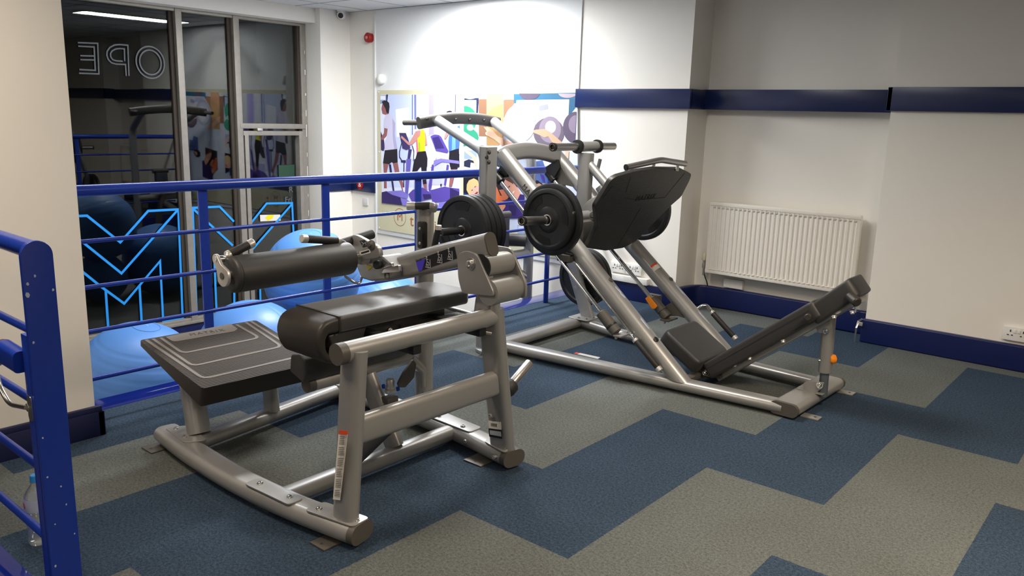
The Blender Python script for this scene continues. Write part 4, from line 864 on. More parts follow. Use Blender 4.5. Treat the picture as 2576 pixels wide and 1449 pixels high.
obj('pull_knob', lathe(NB(), (-2.6363,2.262,0.8067), (0.35, -0.9, 0.15), [(0.010, -0.01), (0.010, 0.008), (0.018, 0.010), (0.019, 0.034), (0.014, 0.038), (0, 0.038)], 24), M['plastic'], gb, SM, 'black knob')
for pts in ([(-2.6234,2.262,0.8068), (-2.552,2.262,0.8287), (-2.547,2.262,0.8157), (-2.6029,2.262,0.7975)], [(-2.6133,2.262,0.7752), (-2.5978,2.262,0.7948), (-2.5071,2.262,0.8246), (-2.4973,2.262,0.7988), (-2.5648,2.262,0.784)]):
    obj('release_paddle', prism(NB(), round_poly(pts, 0.005), (0, -0.014, 0), 0.003), M['steel'], gb, SM)
obj('pivot_ring', lathe(NB(), (-2.5928,2.262,0.7643), (0, -1, 0), [(0.012, 0), (0.016, 0), (0.016, 0.004), (0.012, 0.004), (0.012, 0)], 24, False), M['silver_dark'], gb, SM)
ap('wire_loop', tube(NB(), [(-2.7289,2.14,0.7706), (-2.7238,2.14,0.7593), (-2.6951,2.17,0.73), (-2.6852,2.19,0.7288), (-2.6986,2.21,0.7485)], 0.0055, 0.02, 12), M['chrome'], 'chrome wire loop')
# roller
RX, RZ = -2.70, 0.841
ro = ap('roller_pad', lathe(NB(), (RX, 1.585, RZ), (0, 1, 0), [(0.050, 0.0), (0.062, 0.002), (0.068, 0.008), (0.070, 0.02), (0.070, 0.54), (0.068, 0.552), (0.060, 0.558), (0.03, 0.560)], 48), M['vinyl'], 'long black roller pad')
obj('seam', lathe(NB(), (RX, 1.603, RZ), (0, 1, 0), [(0.0701, 0), (0.0711, 0.002), (0.0701, 0.004), (0.0701, 0)], 48, False), M['grip'], ro, SM)
obj('axle', tube(NB(), [(RX, 1.56, RZ), (RX, 2.24, RZ)], 0.016), M['steel'], ro, SM)
yc = 1.568; c0 = Vector((RX, yc, RZ)); c1 = Vector((-2.7453,1.568,0.8981))
out = []
d = (c1 - c0).normalized(); s_ = Vector((-d.z, 0, d.x))
for k in range(15): a = PI * 0.5 + PI * k / 14 * 1.0; out.append(c0 + (s_ * math.sin(a) - d * -math.cos(a)) * 0.040 if False else c0 + s_ * 0.041 * math.cos(PI * k / 14) - d * 0.041 * math.sin(PI * k / 14))
out.append(c0.lerp(c1, 0.5) - s_ * 0.020)
for k in range(11): out.append(c1 - s_ * 0.019 * math.cos(PI * k / 10) + d * 0.019 * math.sin(PI * k / 10))
out.append(c0.lerp(c1, 0.5) + s_ * 0.020)
la = ap('roller_arm', prism(NB(), out, (0, -0.012, 0), 0.002), M['alu'], 'pear-shaped end plate')
obj('axle_nut', lathe(NB(), (RX, yc - 0.012, RZ), (0, -1, 0), [(0.013, 0), (0.013, 0.003), (0, 0.004)], 24), M['silver_dark'], la, SM)
obj('stub', tube(NB(), [c1 - Vector((0, 0.012, 0)), c1 + Vector((0.01, 0.03, 0.0)), (-2.72,1.6043,0.9154)], 0.012, 0.02), M['chrome'], la, SM)
grip((-2.72,1.601,0.9143), (-2.72,1.6822,0.942), 0.0165, A)
grip((-2.71,2.0907,0.9185), (-2.71,1.9366,0.9416), 0.0165, A)
obj('stub', tube(NB(), [(-2.71,2.0948,0.9181), (-2.71,2.1277,0.9047), (-2.72,2.1646,0.8724)], 0.012, 0.02), M['chrome'], A, SM)
obj('handle', tube(NB(), [(-2.76,2.1584,0.8938), (-2.76,2.3212,0.9202)], 0.021, n=24), M['grip'], A, SM, 'plain black grip')
# padded bench
PX0, PX1, PY0, PY1, PZ = -2.555, -2.295, 1.775, 2.475, 0.722
def pad_outline(x0, x1, y0, y1, r): return [(x0, y0), (x1, y0), (x1, y1), (x0, y1)]
pd = ap('bench_pad', prism(NB(), [(PX0 + 0.0, PY0, PZ - 0.062), (PX1, PY0, PZ - 0.062), (PX1, PY1 - 0.02, PZ - 0.062), (PX1 - 0.03, PY1, PZ - 0.062), (PX0 + 0.03, PY1, PZ - 0.062), (PX0, PY1 - 0.03, PZ - 0.062)], (0, 0, 0.062), 0.016), M['vinyl_top'], 'flat black vinyl top')
path = [(PX0 + 0.13, 1.80, 0.691), (PX0 + 0.13, 1.761, 0.690), (PX0 + 0.13, 1.716, 0.686), (PX0 + 0.13, 1.697, 0.650), (PX0 + 0.13, 1.702, 0.605), (PX0 + 0.13, 1.722, 0.572), (PX0 + 0.13, 1.761, 0.562), (PX0 + 0.13, 1.81, 0.562)]
ap('bench_nose', sweep(NB(), smooth_path(path, 0.022, 4), lambda i, k: rrect(0.062 - 0.030 * min(1, 1.6 * i / k), 0.258, 0.0155, 5), (1, 0, 0)), M['vinyl_side'], 'rounded drop-down nose')
obj('seam', box(NB(), (PX0 - 0.001, PY0 - 0.003, PZ - 0.061), (PX1 + 0.0015, PY0 + 0.003, PZ + 0.0015), 0.001), M['grip'], pd, SM)
ap('inner_pad', prism(NB(), [(PX0 + 0.02, 1.80, 0.66), (PX0 + 0.02, 1.74, 0.655), (PX0 + 0.02, 1.76, 0.60), (PX0 + 0.02, 1.80, 0.575), (PX0 + 0.02, 1.90, 0.60), (PX0 + 0.02, 1.92, 0.66)], (0.22, 0, 0), 0.01), M['vinyl'])
ap('bench_frame', box(NB(), (-2.50, 1.86, 0.60), (-2.34, 2.36, 0.662), 0.008), M['plastic'])
rlb = ap('rail_channel', box(NB(), (-2.33, 2.10, 0.605), (-2.28, 2.42, 0.628), 0.004), M['steel'])
for y in (1.93, 2.28):
    ap('bench_bracket', box(NB(), (-2.40, y - 0.02, 0.600), (-2.05, y + 0.02, 0.640), 0.005), M['plastic'])
for y in (1.88, 2.05, 2.22): bolt((-2.335, y, 0.612), (1, 0, 0), 0.008, A, 'alu', 0.012)
# lower knee pad roll and its carrier
KX = -2.60
ap('knee_pad', prism(NB(), round_poly([(KX - 0.05, 1.80, 0.43), (KX + 0.04, 1.80, 0.40), (KX + 0.06, 1.80, 0.445), (KX + 0.055, 1.80, 0.495), (KX + 0.02, 1.80, 0.515), (KX - 0.04, 1.80, 0.50)], 0.012), (0, 0.55, 0), 0.006), M['vinyl'], 'black lower pad')
kt = ap('pad_tube', tube(NB(), [(KX, 1.87, 0.372), (KX, 2.40, 0.372)], 0.030, n=26))
obj('end_cap', tube(NB(), [(KX, 1.84, 0.372), (KX, 1.872, 0.372)], 0.031, n=26), M['silver_dark'], kt, SM)
ap('carrier_leg', oval(NB(), [(-2.56, 2.12, 0.36), (-2.41, 2.14, 0.075)], 0.05, 0.09, up=(0, 0, 1)))
ap('carrier_leg', oval(NB(), [(KX, 2.39, 0.372), (KX, 2.47, 0.30), (KX, 2.49, 0.09)], 0.05, 0.07, up=(1, 0, 0)))
da = ap('link_arm', oval(NB(), [(-2.20, 2.13, 0.345), (-2.30, 2.02, 0.25), (-2.385, 1.885, 0.10)], 0.05, 0.075, 0.05, up=(0, 0, 1)), flat('slate_grey_paint', (72, 72, 74)), 'dark slanting link arm')
ap('link_arm', oval(NB(), [(-2.20, 2.13, 0.345), (-2.08, 2.20, 0.40)], 0.035, 0.06), M['silver_dark'])
cy = ap('damper', lathe(NB(), (-2.45,2.152,0.306), (0, 0, 1), [(0.024, 0), (0.024, 0.012), (0.019, 0.014), (0.019, 0.050), (0.016, 0.055), (0, 0.055)], 28), M['alu'], 'small grey damper cylinder')
for q in ((-2.45,2.1153,0.3376), (-2.45,2.1941,0.3079)):
    obj('blue_ring', lathe(NB(), q, (0.2, 1, 0), [(0.006, -0.004), (0.010, -0.004), (0.010, 0.004), (0.006, 0.004), (0.006, -0.004)], 20, False), M['bluering'], cy, SM)
obj('damper_bracket', box(NB(), (-2.475, 2.12, 0.26), (-2.43, 2.18, 0.285), 0.004), M['silver_dark'], cy, SM)
ap('link_plate', prism(NB(), round_poly([(-2.4,2.1603,0.3336), (-2.4,2.1516,0.3513), (-2.4,2.1869,0.3965), (-2.4,2.236,0.4376), (-2.4,2.2543,0.4162), (-2.4,2.2409,0.3579), (-2.4,2.1913,0.326)], 0.006), (-0.012, 0, 0), 0.002), M['silver_dark'])
# rear post with hand grip
rp = ap('rear_post', tube(NB(), [(-2.60, 2.49, 0.085), (-2.60, 2.49, 1.035)], 0.040, n=30))
obj('post_cap', box(NB(), (-2.625, 2.455, 1.030), (-2.575, 2.525, 1.050), 0.006), M['plastic'], rp, SM)
obj('post_mark', box(NB(), (-2.5745, 2.478, 1.034), (-2.5735, 2.484, 1.049)), M['orange'], rp)
grip((-2.537,2.46,1.0584), (-2.5898,2.42,1.0544), 0.0165, rp, 0.035, both=False)
obj('stub', tube(NB(), [(-2.537,2.46,1.0584), (-2.5226,2.47,1.0573), (-2.5376,2.48,1.0379)], 0.016, 0.01), S, rp, SM)
for z0, z1 in ((0.865, 0.985), (0.745, 0.86)):
    pl = obj('stop_block', box(NB(), (-2.60, 2.44, z0), (-2.565, 2.50, z1), 0.01), M['plastic'], rp, SM)
    for z in (z0 + 0.025, z1 - 0.03): bolt((-2.58, 2.44, z), (0, -1, 0), 0.005, rp, 'steel')
sk = obj('stop_pin', lathe(NB(), (-2.4843,2.46,0.9579), (0, 0, 1), [(0.014, 0), (0.014, 0.018), (0.012, 0.02), (0, 0.02)], 20), M['alu'], rp, SM)
obj('stop_sleeve', tube(NB(), [(-2.4868,2.46,0.9577), (-2.5104,2.46,0.8727)], 0.014), M['plastic'], rp, SM)
obj('shelf_bracket', box(NB(), (-2.62, 2.45, 0.675), (-2.50, 2.53, 0.683), 0.002), M['alu'], rp, SM)
ap('cross_link', oval(NB(), [(-2.60, 2.485, 0.60), (-2.12, 2.44, 0.60)], 0.04, 0.06))

# ribbed step
TB = [Vector((-3.4469,1.5759,0.44)), Vector((-2.8807,1.5538,0.36)), Vector((-2.9163,2.0302,0.3689)), Vector((-3.4139,2.1339,0.44))]
e1 = (TB[1] - TB[0]); e2 = (TB[3] - TB[0]); up_ = e1.cross(e2).normalized()
if up_.z < 0: up_ = -up_
TB[2] = TB[1] + e2 * 1.0 + (TB[3] - TB[0] - e2)
bm = NB()
topc = [TB[0], TB[1], TB[2], TB[3]]
top = round_poly(topc, 0.02)
low = []
for p in top:
    s = (p - TB[0]).dot(e1) / e1.dot(e1)
    low.append(p - up_ * (0.020 + 0.066 * max(0, min(1, s))) + (e1.normalized() * -0.015 * s))
vt = [bm.verts.new(p) for p in top]; vl = [bm.verts.new(p) for p in low]
bm.faces.new(vt); bm.faces.new(list(reversed(vl)))
for i in range(len(vt)): bm.faces.new((vl[i], vl[(i + 1) % len(vt)], vt[(i + 1) % len(vt)], vt[i]))
bm.faces.ensure_lookup_table()
bmesh.ops.recalc_face_normals(bm, faces=bm.faces)
for f in bm.faces: f.material_index = 0 if f.normal.dot(up_) > 0.9 else 1
stp = obj('step_platform', bm, [M['rib'], M['platform_side']], A, None, 'ribbed dark rubber step')
def onstep(pts, lift=0.0004): return [Vector(p) + up_ * lift for p in pts]
for pts in ([(-3.4371,1.6012,0.4388), (-2.959,1.6018,0.3714), (-2.9448,2.0254,0.3729)],
            [(-3.4306,1.6301,0.4381), (-3.0897,1.6281,0.3901), (-3.076,2.0517,0.3917), (-3.4096,2.0768,0.4389)],
            [(-3.4272,1.6629,0.4379), (-3.2269,1.6587,0.4096), (-3.2128,2.0252,0.4107), (-3.4037,2.0241,0.4376)],
            [(-3.4122,2.1044,0.4395), (-3.0235,2.0852,0.3845)]):
    pts = smooth_path(onstep(pts), 0.035, 6)
    bm = NB(); quad_strip(bm, pts, 0.0145, up_, 0.0010); obj('raised_band', bm, M['band_rubber'], stp)
bm = prism(NB(), round_poly(onstep([(-3.4255,1.684,0.4379), (-3.3713,1.685,0.4302), (-3.3549,1.6947,0.428), (-3.3349,1.9715,0.4275), (-3.3533,1.9994,0.4303), (-3.4259,2.0062,0.4406)], 0.0003), 0.006), up_ * 0.0014)
tg = obj('name_tongue', bm, M['band_rubber'], stp)
c0 = Vector((-3.3969,1.7603,0.4345)); c1 = Vector((-3.3694,1.9616,0.4323)); cm = (c0 + c1) / 2 + up_ * 0.0018
obj('embossed_lettering', textmesh('MATRIX', 0.036, cm, (c1 - c0), -e1, 0.0008, spacing=1.35), flat('emboss_brown', (66, 58, 50)), tg)
ap('step_leg', oval(NB(), [(-3.10, 1.645, 0.085), (-3.20, 1.665, 0.375)], 0.075, 0.10, up=(0, 1, 0)))
ap('step_leg', oval(NB(), [(-3.125, 2.02, 0.08), (-3.15, 2.02, 0.375)], 0.05, 0.09, up=(1, 0, 0)))

# ------------------------------------------------------------------ leg press
B = thing('leg_press_machine', (-2.3, 4.15, 0), 'silver inclined leg press with black foot plate, seat and loaded weight horns', 'exercise machine')
def lp(name, bm, m=None, label=None, sm=SM): return obj(name, bm, m or S, B, sm, label)
nr = lp('base_beam', oval(NB(), [(-3.20, 3.708, 0.045), (-1.435, 3.893, 0.045)], 0.105, 0.060))
obj('warning_label', prism(NB(), [(-2.693,3.835,0.0755), (-2.5305,3.8491,0.0755), (-2.5222,3.8122,0.0755), (-2.69,3.8026,0.0755)], (0, 0, 0.0006)), M['paper'], nr, None, 'white warning strip')
obj('label_head', prism(NB(), [(-2.6917,3.8331,0.0762), (-2.6667,3.8349,0.0762), (-2.6638,3.8025,0.0762), (-2.6887,3.8006,0.0762)], (0, 0, 0.0006)), M['redlabel'], nr)
lp('base_beam', oval(NB(), [(-3.18, 4.57, 0.043), (-2.86, 4.505, 0.043), (-1.42, 4.40, 0.043)], 0.085, 0.058, 0.05))
lp('rear_beam', oval(NB(), [(-3.19, 3.66, 0.043), (-3.20, 4.60, 0.043)], 0.105, 0.06))
fc = lp('front_beam', oval(NB(), [(-1.42, 3.865, 0.045), (-1.405, 4.48, 0.045)], 0.150, 0.066))
obj('end_cap', oval(NB(), [(-1.4205, 3.845, 0.045), (-1.42, 3.867, 0.045)], 0.152, 0.068), M['silver_dark'], fc, SM, 'grey end cap')
obj('end_cap', oval(NB(), [(-1.405, 4.478, 0.045), (-1.4045, 4.50, 0.045)], 0.152, 0.068), M['silver_dark'], fc, SM, 'grey end cap')
for y in (3.955, 4.475):
    f = obj('foot_plate', box(NB(), (-1.36, y - 0.03, 0.0005), (-1.27, y + 0.03, 0.008), 0.002), M['silver'], fc, SM)
    obj('hole', lathe(NB(), (-1.295, y, 0.008), (0, 0, 1), [(0.007, 0), (0.007, 0.0008), (0, 0.0008)], 14), M['socket_dark'], B)
lp('corner_bracket', box(NB(), (-3.24, 3.60, 0.005), (-3.13, 3.70, 0.09), 0.01), M['silver'])
lp('foot_spike', prism(NB(), [(-3.30, 3.60, 0.001), (-3.22, 3.57, 0.001), (-3.22, 3.63, 0.001)], (0, 0, 0.02), 0.002), M['steel'])
TN0, TN1 = Vector((-2.0428,3.83,0.1105)), Vector((-3.2489,3.755,1.2219))
TF0, TF1 = Vector((-2.2546,4.43,0.284)), Vector((-3.3479,4.42,1.1954))
TN0 = TN0 + (TN0 - TN1) * (TN0.z - 0.055) / (TN1.z - TN0.z); TF0 = TF0 + (TF0 - TF1) * (TF0.z - 0.06) / (TF1.z - TF0.z)
def mitred(a, b, r, z):
    """round tube from b down to a horizontal cut at height z"""
    d, s, u = frame_axes(a - b); ra = []; rb_ = []
    for k in range(32):
        o = (s * math.cos(2 * PI * k / 32) + u * math.sin(2 * PI * k / 32)) * r; q = a + o
        rb_.append(b + o); ra.append(q + d * ((z - q.z) / d.z))
    return loft(NB(), [rb_, ra], True)
near = lp('incline_tube', mitred(TN0, TN1, 0.050, 0.068))
far = lp('incline_tube', mitred(TF0, TF1, 0.050, 0.068))
def on_tube(a, b, t, side, r=0.0505):
    d = (b - a).normalized(); s = d.cross(Vector((0, 0, 1))).normalized(); u = s.cross(d)
    return a.lerp(b, t) + (s * math.cos(side) + u * math.sin(side)) * r, (s * math.cos(side) + u * math.sin(side)), d
def tube_label(a, b, t, side, m, w=0.05, h=0.02, parent=None, name='warning_label'):
    p, n, d = on_tube(a, b, t, side); q = n.cross(d).normalized()
    bm = NB(); rr = 0.0508
    d0, s0, u0 = frame_axes(d); c = a.lerp(b, t); ang = math.atan2(n.dot(u0), n.dot(s0)); g = []
    for k in range(7):
        al = ang + (k - 3) / 6 * w / rr; g.append((c - d * h / 2 + (s0 * math.cos(al) + u0 * math.sin(al)) * rr, c + d * h / 2 + (s0 * math.cos(al) + u0 * math.sin(al)) * rr))
    for x, y in zip(g, g[1:]): bm.faces.new([bm.verts.new(v) for v in (x[0], y[0], y[1], x[1])])
    return obj(name, bm, m, parent, SM)
SIDE = PI * 0.72
tube_label(TF0, TF1, 0.405, 2.2, M['paper'], 0.05, 0.03, far); tube_label(TF0, TF1, 0.415, 2.2, M['redlabel'], 0.052, 0.02, far, 'label_head')
tube_label(TN0, TN1, 0.455, 1.2, M['redlabel'], 0.02, 0.018, near, 'label_head')
for a, b, pr, ts in ((TN0, TN1, near, (0.40, 0.155)), (TF0, TF1, far, (0.34,))):
    for k, tt in enumerate(ts):
        side = 1.6 if k == 0 else 1.9
        p, n, d = on_tube(a, b, tt, side, 0.047)
        obj('tube_plug', lathe(NB(), p, n, [(0.016, 0), (0.016, 0.005), (0.012, 0.008), (0, 0.008)], 22), M['silver_dark'] if k == 0 else M['plastic'], pr, SM)
def scratch(a, b, t0, t1, side, pr):
    bm = NB(); N_ = 9
    for k in range(N_):
        p, n, d = on_tube(a, b, t0 + (t1 - t0) * k / N_, side + random.uniform(-.08, .08), 0.0502); q = n.cross(d)
        w = random.uniform(.002, .006)
        prism(bm, [p - d * .012 - q * w, p + d * .012 - q * w * .6, p + d * .012 + q * w, p - d * .012 + q * w * .7], n * 0.0004)
    obj('scuff_marks', bm, M['chip'], pr)
scratch(TN0, TN1, 0.20, 0.24, 1.7, near); scratch(TN0, TN1, 0.33, 0.37, 1.7, near); scratch(TF0, TF1, 0.14, 0.19, 1.7, far); scratch(TF0, TF1, 0.27, 0.31, 1.7, far)
dtn = (TN1 - TN0).normalized()
obj('lettering', textmesh('MATRIX', 0.040, TN0.lerp(TN1, 0.80) + Vector((0.012, -0.049, 0.004)), -dtn, Vector((0.3, 0, 1)), 0.0006, spacing=1.3), M['black'], near)
lp('arch', oval(NB(), [(-3.26,3.7248,1.1933), (-3.27,3.8202,1.2246), (-3.28,4.0046,1.241), (-3.29,4.2009,1.2279), (-3.3,4.3747,1.1935)], 0.055, 0.105, 0.1))
nu = lp('rear_upright', sweep(NB(), [(-3.225, 3.600, 0.05), (-3.225, 3.600, 1.268)], lambda i, k: rrect(0.075, 0.095, 0.018), (0, 1, 0)))
for q in ((-3.1797,3.558,1.24), (-3.1975,3.558,1.2093), (-3.1812,3.558,1.1827)): bolt(q, (0, -1, 0), 0.010, nu, 'silver_dark', 0.010)
lp('rear_upright', sweep(NB(), [(-3.145, 4.61, 0.06), (-3.345, 4.62, 0.50), (-3.36, 4.45, 1.12)], lambda i, k: rrect(0.035, 0.10, 0.012), (1, 0, 0)))
tplate_ = lp('joint_plate', prism(NB(), round_poly([(-3.25, 4.50, 0.073), (-3.08, 4.50, 0.073), (-3.08, 4.66, 0.073), (-3.25, 4.66, 0.073)], 0.02), (0, 0, 0.006), 0.0015))
for x, y in ((-3.17, 4.52), (-3.11, 4.53)): bolt((x, y, 0.079), (0, 0, 1), 0.010, tplate_)
bolt((-3.2447,4.57,0.2778), (0, -1, 0), 0.012, B, 'silver', 0.006)
# guide rods with bearings and buffers
G0, G1 = Vector((-2.4466,3.71,0.3835)), Vector((-3.2237,3.71,1.065))
gd = (G0 - G1).normalized()
rod('guide_rod', G1, G0, 0.0125, M['chrome'], B)
bu = lp('buffer', lathe(NB(), G0 - gd * 0.005, gd, [(0.026, 0), (0.033, 0.004), (0.033, 0.095), (0.028, 0.097), (0.028, 0.105), (0.033, 0.107), (0.033, 0.145), (0.02, 0.15)], 30), M['silver_dark'], 'grey rod end buffer')
obj('buffer_ring', lathe(NB(), G0 + gd * 0.092, gd, [(0.0335, 0), (0.0345, 0.002), (0.0345, 0.008), (0.0335, 0.01), (0.0335, 0)], 30, False), M['plastic'], bu, SM)
e = G0 + gd * 0.15
obj('buffer_plate', box(NB(), (e.x - 0.01, e.y - 0.03, e.z - 0.012), (e.x + 0.04, e.y + 0.10, e.z - 0.002), 0.002), M['silver'], bu, SM)
for dy in (-0.02, 0.03, 0.08): bolt((e.x + 0.005, e.y + dy, e.z - 0.012), (0, 0, -1), 0.008, B, 'steel', 0.014)
bt = lp('top_bearing', lathe(NB(), G1 - gd * 0.07, gd, [(0.016, 0), (0.024, 0.004), (0.024, 0.045), (0.028, 0.047), (0.028, 0.08), (0.016, 0.085)], 28), M['plastic'], 'black upper rod mount')
lp('bearing_bracket', prism(NB(), round_poly([(-3.2362,3.735,1.1706), (-3.1845,3.735,1.1381), (-3.189,3.735,1.0879), (-3.2524,3.735,1.0787), (-3.279,3.735,1.1058)], 0.01), (0, 0.02, 0), 0.003), M['plastic'])
H0, H1 = Vector((-2.5046,4.36,0.3534)), Vector((-3.2996,4.34,1.0417))
hd = (H0 - H1).normalized()
rod('guide_rod', H1, H0, 0.0125, M['chrome'], B)
bu2 = lp('buffer', lathe(NB(), H0 - hd * 0.005, hd, [(0.026, 0), (0.033, 0.004), (0.033, 0.105), (0.028, 0.107), (0.028, 0.115), (0.033, 0.117), (0.033, 0.155), (0.02, 0.16)], 30), M['silver_dark'], 'grey rod end buffer')
obj('orange_tag', prism(NB(), round_poly([(-2.5253,4.322,0.3609), (-2.501,4.322,0.3802), (-2.4377,4.322,0.3251), (-2.4504,4.322,0.3077), (-2.4728,4.322,0.3038)], 0.004), (0, -0.012, 0), 0.002), M['orange'], bu2, SM, 'orange safety tag')
lp('stop_box', box(NB(), (-2.56, 4.385, 0.315), (-2.47, 4.425, 0.375), 0.004), M['silver_dark'])
e = H0 + hd * 0.16
obj('buffer_plate', box(NB(), (e.x - 0.03, e.y - 0.05, e.z - 0.01), (e.x + 0.03, e.y + 0.07, e.z), 0.002), M['silver_dark'], bu2, SM)
for dy in (-0.04, 0.0, 0.05): bolt((e.x, e.y + dy, e.z - 0.01), (0, 0, -1), 0.008, B, 'steel', 0.014)
lp('top_bearing', lathe(NB(), H1 - hd * 0.07, hd, [(0.016, 0), (0.024, 0.004), (0.024, 0.045), (0.028, 0.047), (0.028, 0.08), (0.016, 0.085)], 28), M['plastic'])
lp('bearing_bracket', prism(NB(), round_poly([(-3.3552,4.32,1.1232), (-3.258,4.32,1.1811), (-3.2355,4.32,1.1252), (-3.2847,4.32,1.0488), (-3.3393,4.32,1.0714)], 0.01), (0, 0.02, 0), 0.003), M['plastic'])
lp('gusset', prism(NB(), [(-3.2948,4.36,1.1783), (-3.1545,4.36,1.004), (-3.2871,4.36,1.0206)], (0, 0.012, 0)), M['silver_dark'])
lp('gusset', prism(NB(), [(-2.4741,4.39,0.2821), (-2.3806,4.39,0.3493), (-2.2913,4.39,0.2641), (-2.3329,4.39,0.2691), (-2.4237,4.39,0.2527)], (0, 0.010, 0)), M['silver_dark'])
L0, L1 = Vector((-2.2568,3.765,0.2653)), Vector((-2.7261,3.765,0.6734))
rod('lock_rod', L1, L0, 0.008, M['chrome'], B)
lp('lock_bar', box(NB(), (L1.x - 0.04, 3.70, L1.z - 0.035), (L1.x + 0.04, 3.79, L1.z + 0.005), 0.004), M['silver_dark'])
lp('carriage_shoe', prism(NB(), round_poly([(-2.771,3.72,0.6912), (-2.6767,3.72,0.6848), (-2.7131,3.72,0.6243), (-2.7589,3.72,0.6227)], 0.01), (0, 0.06, 0), 0.004), M['plastic'])
# lock handles
grip((-2.2365,3.75,0.2541), (-2.0899,3.75,0.1337), 0.0165, B)
obj('handle_arm', tube(NB(), [(-2.2365,3.75,0.2541), (-2.2693,3.75,0.2839), (-2.3208,3.8,0.2735)], 0.010, 0.02, 14), M['chrome'], B, SM)
lp('latch_plate', prism(NB(), [(-2.2226,3.8,0.2379), (-2.2043,3.8,0.2325), (-2.121,3.8,0.1612), (-2.1378,3.8,0.1506)], (0, 0.006, 0)), M['alu'])
rod('peg', (-2.2293,3.79,0.2385), (-2.1931,3.82,0.2628), 0.008, M['silver'], B)
obj('handle_arm', tube(NB(), [(-2.2657,4.5,0.3007), (-2.2404,4.52,0.3298), (-2.2184,4.54,0.3329), (-2.193,4.56,0.296)], 0.010, 0.03, 14), M['chrome'], B, SM)
grip((-2.1839,4.56,0.2848), (-2.0328,4.56,0.1638), 0.0165, B)
# moving carriage
SY0, SY1 = 3.98, 4.32
OL = [(-2.6535,3.8306,0.713), (-2.5889,3.8387,0.8422), (-2.5248,3.7105,0.9704), (-2.4485,3.7427,1.1229), (-2.4393,3.786,1.1414), (-2.4277,3.9574,1.1647), (-2.4226,4.1521,1.1748), (-2.4288,4.476,1.1624), (-2.4482,4.6552,1.1236), (-2.4667,4.6746,1.0866), (-2.5234,4.6813,0.9733), (-2.5539,4.5956,0.9122), (-2.6616,4.388,0.6968), (-2.678,4.2688,0.664), (-2.676,4.0704,0.668)]
FNv = Vector((1, 0, -0.5)).normalized()
fp = lp('foot_plate_pad', prism(NB(), round_poly(OL, 0.02, 3), -FNv * 0.028, 0.004), M['footplate'], 'large black textured foot plate')
a0, a1 = Vector((-2.5125,4.0225,0.9949)), Vector((-2.5108,4.4241,0.9985)); mid = (a0 + a1) / 2 + FNv * 0.0006
obj('embossed_lettering', textmesh('MATRIX', 0.052, mid, (a1 - a0), Vector((0.45, 0, 1)), 0.0010, spacing=1.25), flat('gloss_black', (14, 14, 14)), fp)
for pts in ([(-2.4432,3.9271,1.1337), (-2.4893,3.9598,1.0414)], [(-2.4439,4.5532,1.1323), (-2.5195,4.4611,0.981), (-2.5168,4.1214,0.9864), (-2.505,3.9709,1.01)], [(-2.5451,4.2277,0.9298), (-2.668,4.1836,0.6841)], [(-2.4663,3.7809,1.0875), (-2.5017,3.7424,1.0166)]):
    bm = NB(); quad_strip(bm, [Vector(p) + FNv * 0.0003 for p in pts], 0.004, FNv, 0.0006); obj('groove', bm, flat('groove_black', (6, 6, 6)), fp)
hb = lp('top_handle', tube(NB(), [(-2.4962,3.96,1.1827), (-2.4262,4.22,1.2233), (-2.4038,4.48,1.195)], 0.0175, 0.03, 22), M['steel'], 'bare steel bent handle')
obj('end_cap', lathe(NB(), (-2.4962,3.96,1.1827), (-0.3, -0.95, -0.1), [(0.018, -0.002), (0.018, 0.004), (0.0, 0.006)], 22), M['plastic'], hb, SM)
for a, b in (((-2.5023,3.975,1.1706), (-2.5107,3.98,1.1294)), ((-2.4462,4.18,1.2001), (-2.4538,4.18,1.1582)), ((-2.4219,4.42,1.1907), (-2.4242,4.42,1.1524))):
    obj('handle_bracket', tube(NB(), [a, b], 0.010, n=14), M['alu'], hb, SM)
# centre mast and upper horns
MX = -2.93
ms = lp('mast', sweep(NB(), [(-2.9,4.13,0.8115), (-2.8912,4.13,1.2409)], lambda i, k: rrect(0.06, 0.085, 0.014), (1, 0, 0)))
hz0, hz1, hz2, hz3 = Vector((-2.93,3.8342,1.2781)), Vector((-2.93,4.0854,1.278)), Vector((-2.93,4.295,1.2785)), Vector((-2.93,4.4905,1.2767))
lp('horn_tube', tube(NB(), [hz1, hz2], 0.032, n=28))
def horn(a, b, parent, m='steel', r=0.024, ring=True):
    a, b = Vector(a), Vector(b); L = (b - a).length
    o = obj('weight_horn', lathe(NB(), a, b - a, [(r, 0), (r, L - 0.012)], 28), M[m], parent, SM)
    obj('horn_cap', lathe(NB(), b - (b - a).normalized() * 0.014, b - a, [(r * 1.06, 0), (r * 1.06, 0.016), (r * 0.62, 0.018), (r * 0.62, 0.010), (0, 0.010)], 28), M['plastic'], o, SM)
    if ring: obj('horn_ring', lathe(NB(), b + (b - a).normalized() * 0.0035, b - a, [(r * 0.64, 0), (r * 0.78, 0.001), (r * 0.78, -0.002), (r * 0.64, -0.002), (r * 0.64, 0)], 24, False), M['brass'], o, SM)
    return o
h1 = horn(hz1, hz0, B); h2 = obj('weight_horn', lathe(NB(), hz2, hz3 - hz2, [(0.024, 0), (0.024, (hz3 - hz2).length - 0.006), (0.018, (hz3 - hz2).length), (0, (hz3 - hz2).length)], 28), M['steel'], B, SM)
def collar(c, ax, parent, r=0.025):
    o = obj('spring_collar', lathe(NB(), Vector(c) - Vector(ax).normalized() * 0.014, ax, [(r, 0), (r + 0.016, 0.002), (r + 0.018, 0.010), (r + 0.016, 0.026), (r, 0.028), (r, 0)], 28, False), M['plastic'], parent, SM)
    return o
collar(hz1, (0, 1, 0), B); collar(hz2, (0, 1, 0), B)
lp('brace', tube(NB(), [(-2.8821,4.13,1.186), (-2.7221,4.13,1.0475)], 0.027, n=24)); lp('brace', tube(NB(), [(-2.9248,4.33,1.1988), (-2.9493,4.33,1.0969)], 0.012, n=14))
